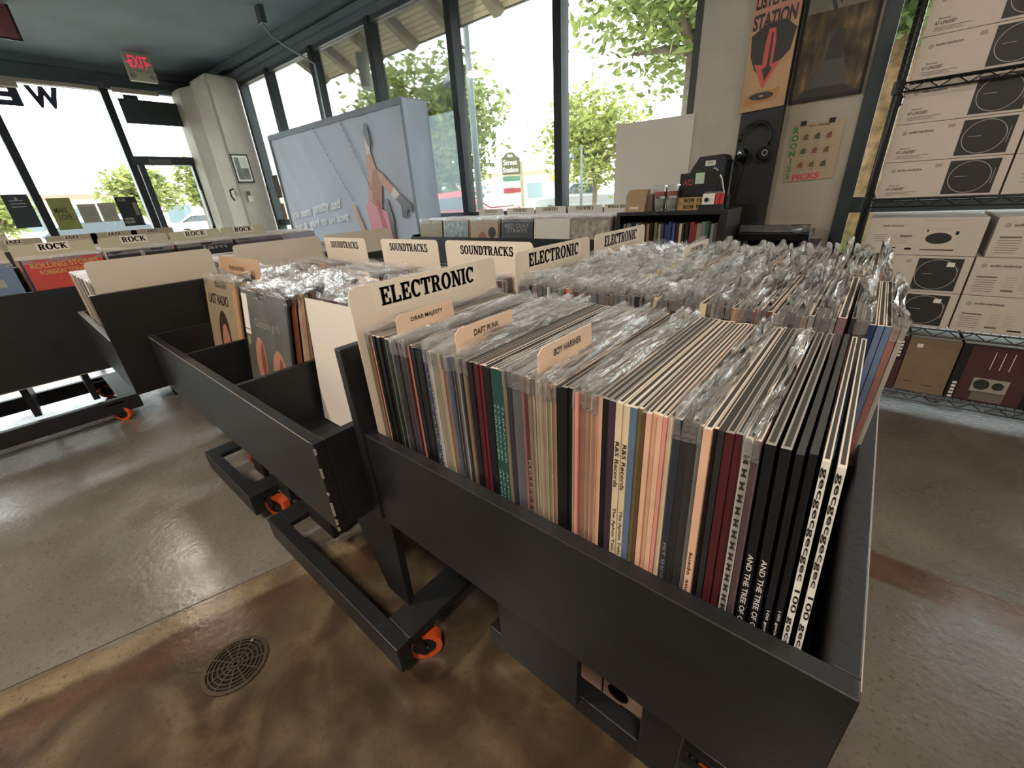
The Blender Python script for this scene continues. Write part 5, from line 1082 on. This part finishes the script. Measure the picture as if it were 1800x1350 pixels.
def ttbox(label, x, z, h, style, y=2.592, w=BW, m=kraft):
    """turntable carton; prints on the face that looks to -Y"""
    t = thing('turntable_box', label, 'box', (x + w / 2, y + BD / 2, z), 'turntable boxes'); bx('carton', m, t, x, x + w, y, y + BD, z, z + h, bevel=.0015)
    def L(dx, dz, w_, h_, mm_=None, k=1): return plate('print', mm_ or ink, t, (x + dx, y, z + dz), RX, UZ, w_, h_, t=.0002, off=.0003 * k)
    cap_ = mat('box_grey_text', '#6f675c', .7); lg = mat('box_light_print', '#a5978a', .7)
    if style in ('disc', 'disc2'):
        L(w - .097, h / 2, .142, h * .88, disc); cx, cz, rr = x + w - .100, z + h / 2, h * .415
        mb = MB()
        for q in range(48):
            a, b = 2 * PI * q / 48, 2 * PI * (q + 1) / 48; mb.face([(cx + rr * 1.04 * math.cos(a_) * k_, y - .0007, cz + rr * math.sin(a_) * k_) for a_, k_ in ((a, 1), (b, 1), (b, .97), (a, .97))])
        mb.build('printed_platter_ring', discl, t); L(w - .125, h * .52, .035, .0012, discl, 2); L(w - .035, h * .5, .0012, h * .4, discl, 2)
        if style == 'disc2': L(w - .062, h * .78, .024, .018, paper, 3)
        L(w - .20, h * .85, .02, .013, lg)
        text('lettering', 'audio-technica', t, (x + .085, y, z + h * .78), RX, UZ, ink, width=.075, height=.009); plate('emblem', lg, t, (x + .035, y, z + h * .76), RX, UZ, .016, .016, t=.0002, pts=ell(14))
        text('lettering', 'AT-LP60XBT', t, (x + .055, y, z + h * .26), RX, UZ, ink, width=.06, height=.011); L(.078, h * .16, .1, .0018, cap_); L(.065, h * .125, .075, .0015, cap_); L(.07, h * .09, .085, .0015, cap_); text('lettering', 'Bluetooth', t, (x + .05, y, z + h * .36), RX, UZ, cap_, width=.032, height=.006)
    elif style == 'view':
        text('lettering', 'audio-technica', t, (x + .085, y, z + h * .8), RX, UZ, ink, width=.07, height=.009); L(w - .125, h * .42, .105, .07, mat('printed_plinth', '#cbbfb0', .6)); plate('printed_platter', disc, t, (x + w - .13, y, z + h * .46), RX, UZ, .082, .046, t=.0002, off=.0006, pts=ell(26)); L(w - .125, h * .155, .105, .004, ink, 2); L(w - .078, h * .60, .01, .014, ink, 2); L(w - .17, h * .66, .008, .007, ink, 2)
        mb = MB(); [mb.box(x + w - .19, x + w - .06, y - .0006, y - .0003, z + h * a, z + h * a + .0012) for a in (.72, .92)]; mb.build('printed_lid', lg, t); text('lettering', 'Bluetooth', t, (x + w - .235, y, z + h * .52), RX, UZ, ink, width=.04, height=.009)
        for k in range(4): L(.05, h * (.56 - .06 * k), .05 - .006 * k, .002, cap_); L(.1, h * (.54 - .07 * k), .03, .002, lg); L(.135, h * (.54 - .07 * k), .03, .002, lg)
        L(.1, h * .2, .026, .006, ink); plate('printed_logo', ink, t, (x + .155, y, z + h * .17), RX, UZ, .026, .01, t=.0002, pts=ell(14))
    elif style == 'spec':
        text('lettering', 'audio-technica', t, (x + .09, y, z + h * .8), RX, UZ, ink, width=.085, height=.010); plate('emblem', lg, t, (x + .03, y, z + h * .79), RX, UZ, .018, .018, t=.0002, pts=ell(14)); L(.05, h * .5, .06, .006, cap_)
        for k in range(6): L(.05, h * (.42 - .06 * k), .065 - .004 * (k % 3), .002, cap_); L(.12, h * (.5 - .06 * k), .03, .002, lg); L(.165, h * (.5 - .06 * k), .03, .002, lg)
        L(.12, h * .16, .035, .007, cap_); L(.19, h * .12, .04, .006, ink)
    else:
        for k in range(5): L(.08, h * (.7 - .1 * k), .09, .002, cap_)
    return t
cn = lambda k: ('lowest', 'middle', 'topmost')[k]
for k in range(3): ttbox('carton with printed platter, %s of the upper left stack on the rack' % cn(k), -.033, 1.0085 + k * .1405, .139, 'disc')
for k in range(3): ttbox('plain sided carton, %s of the upper stack at the picture edge' % cn(k), -.033 + BW + .006, 1.0085 + k * .1405, .139, 'plain')
for k in range(4): ttbox('carton with printed platter on the top rack shelf, %s from below' % ordn(k + 1), -.03, 1.4405 + k * .1405, .139, 'disc')
for k in range(4): ttbox('carton on the top rack shelf at the picture edge, %s from below' % ordn(k + 1), -.03 + BW + .006, 1.4405 + k * .1405, .139, 'plain')
for k in range(3): ttbox(('carton with platter print and white sticker, lowest left on the lower rack shelf', 'carton with platter print and white sticker, second left on the lower rack shelf', 'carton with a printed turntable drawing on the lower rack shelf')[k], -.028, .4575 + k * .157, .155, ('disc2', 'disc2', 'view')[k])
for k in range(3): ttbox('carton with rows of small print, %s in the right lower stack' % cn(k), -.028 + BW + .006 + .02 * (k == 2), .4575 + k * .157, .155, 'spec')
for k in range(3): ttbox('carton beyond the right lower stack, %s' % cn(k), -.028 + 2 * BW + .034, .4575 + k * .157, .155, 'plain')
# speaker boxes on the bottom shelf
def spbox(label, x, w, h, style, mtl, y=2.60):
    t = thing('speaker_box', label, 'box', (x + w / 2, y + .17, .1355), 'boxes on the bottom rack shelf'); z = .1355; bx('carton', mtl, t, x, x + w, y, y + .34, z, z + h, bevel=.002)
    mb = MB(); mb.box(x + .004, x + w - .004, y + .01, y + .33, z + h, z + h + .0006); mb.build('top_tape', mat('box_top_white', '#c9c4b8', .3), t)
    def L(dx, dz, w_, h_, m_, k=1): return plate('print', m_, t, (x + dx, y, z + dz), RX, UZ, w_, h_, t=.0002, off=.0003 * k)
    gy = mat('box_grey_print', '#9c968e', .6)
    if style == 'red':
        L(w - .02, h * .75, .03, .1, blackd); [L(w - .02, h * .9 - k * .017, .012, .011, paper, 2) for k in range(5)]; [L(w * .3 + k * .02, .05, .003, .075, pink) for k in range(2)]
    elif style == 'kraft': L(.04, h - .035, .02, .018, paper); L(.04, .05, .03, .003, hair); L(.11, .04, .04, .003, hair)
    else:
        L(w - .12, h * .5, .2, h * .96, redbox); text('lettering', 'EDIFIER', t, (x + w - .03, y, z + h * .72), (0, 0, -1), RX, paper, width=.085, height=.015, off=.001); [L(w - .09 - k * .028, h * .76, .0022, .08, paper, 3) for k in range(3)]
        L(w - .125, h * .32, .11, .065, gy, 3); [plate('printed_cone', disc, t, (x + w - .15 + k * .05, y, z + h * .33), RX, UZ, r_, r_, t=.0002, off=.0016, pts=ell(18)) for k, r_ in ((0, .05), (1, .036))]; L(w - .12, h * .12, .1, .045, mat('box_mid_print', '#6f6660', .6), 3); [L(.018, h * .3 - k * .017, .014, .011, paper, 2) for k in range(5)]
spbox('dark red speaker box with white icons, leftmost on the bottom rack shelf', .03, .21, .265, 'red', redbox); spbox('plain brown cardboard box on the bottom rack shelf', .243, .172, .265, 'kraft', brownbox); spbox('dark speaker box with a printed pair of cones on the bottom rack shelf', .42, .25, .265, 'ed', blackd); spbox('dark speaker box at the picture edge on the bottom rack shelf', .673, .25, .265, 'ed', blackd)
# carton and roll standing under the electronic bin
t = thing('turntable_box', 'pale carton with a black platter print under the electronic bin', 'box', (-.21, .66, 0), 'turntable boxes')
bx('carton', mat('carton_rose', '#d3b09c', .75), t, -.33, -.135, .535, .80, 0, .118, bevel=.002); plate('printed_platter', ink, t, (-.212, .535, .085), RX, UZ, .05, .05, t=.0003, pts=ell(24)); plate('print', ink, t, (-.25, .535, .08), RX, UZ, .004, .06, t=.0003); plate('print', ink, t, (-.19, .535, .05), RX, UZ, .03, .004, t=.0003)
t = thing('plastic_crate', 'grey rough crate standing under the right end of the electronic bin', 'crate', (-.02, .62, 0)); gc = mat('crate_grey', '#4a4b4a', .6, bump=.8, bscale=30, noise=.4)
bx('crate_body', gc, t, -.05, .0, .55, .95, 0, .108); bx('rim', hardw, t, -.054, .004, .545, .955, .108, .118)
# floor drain
t = thing('floor_drain', 'round iron floor drain grate in the brown concrete', 'drain', (-1.079, .011, 0)); iron = mat('drain_iron', '#4a3f31', .5, metal=.6, noise=.4)
MB().ring((-1.079, .011, -.004), (0, 0, 1), 0, .074, .0045, 36).build('pit', mat('drain_dark', '#0b0a08', .9), t)
MB().ring((-1.079, .011, 0), (0, 0, 1), .070, .08, .004, 40).build('rim', iron, t)
for k, r in enumerate((.018, .030, .042, .054, .064)): MB().ring((-1.079, .011, .001), (0, 0, 1), r - .0018, r + .0018, .003, 36).build('ring_bar', iron, t)
mb = MB()
for k in range(6):
    a = PI * k / 6; d_ = Vector((math.cos(a), math.sin(a), 0)); n_ = Vector((-d_.y, d_.x, 0)) * .0018; c_ = Vector((-1.079, .011, .0042)); mb.face([c_ - d_ * .07 - n_, c_ + d_ * .07 - n_, c_ + d_ * .07 + n_, c_ - d_ * .07 + n_])
mb.build('spokes', iron, t); MB().ring((-1.079 - .035, .011 + .055, .0043), (0, 0, 1), 0, .004, .001, 10).build('screw', steel, t)
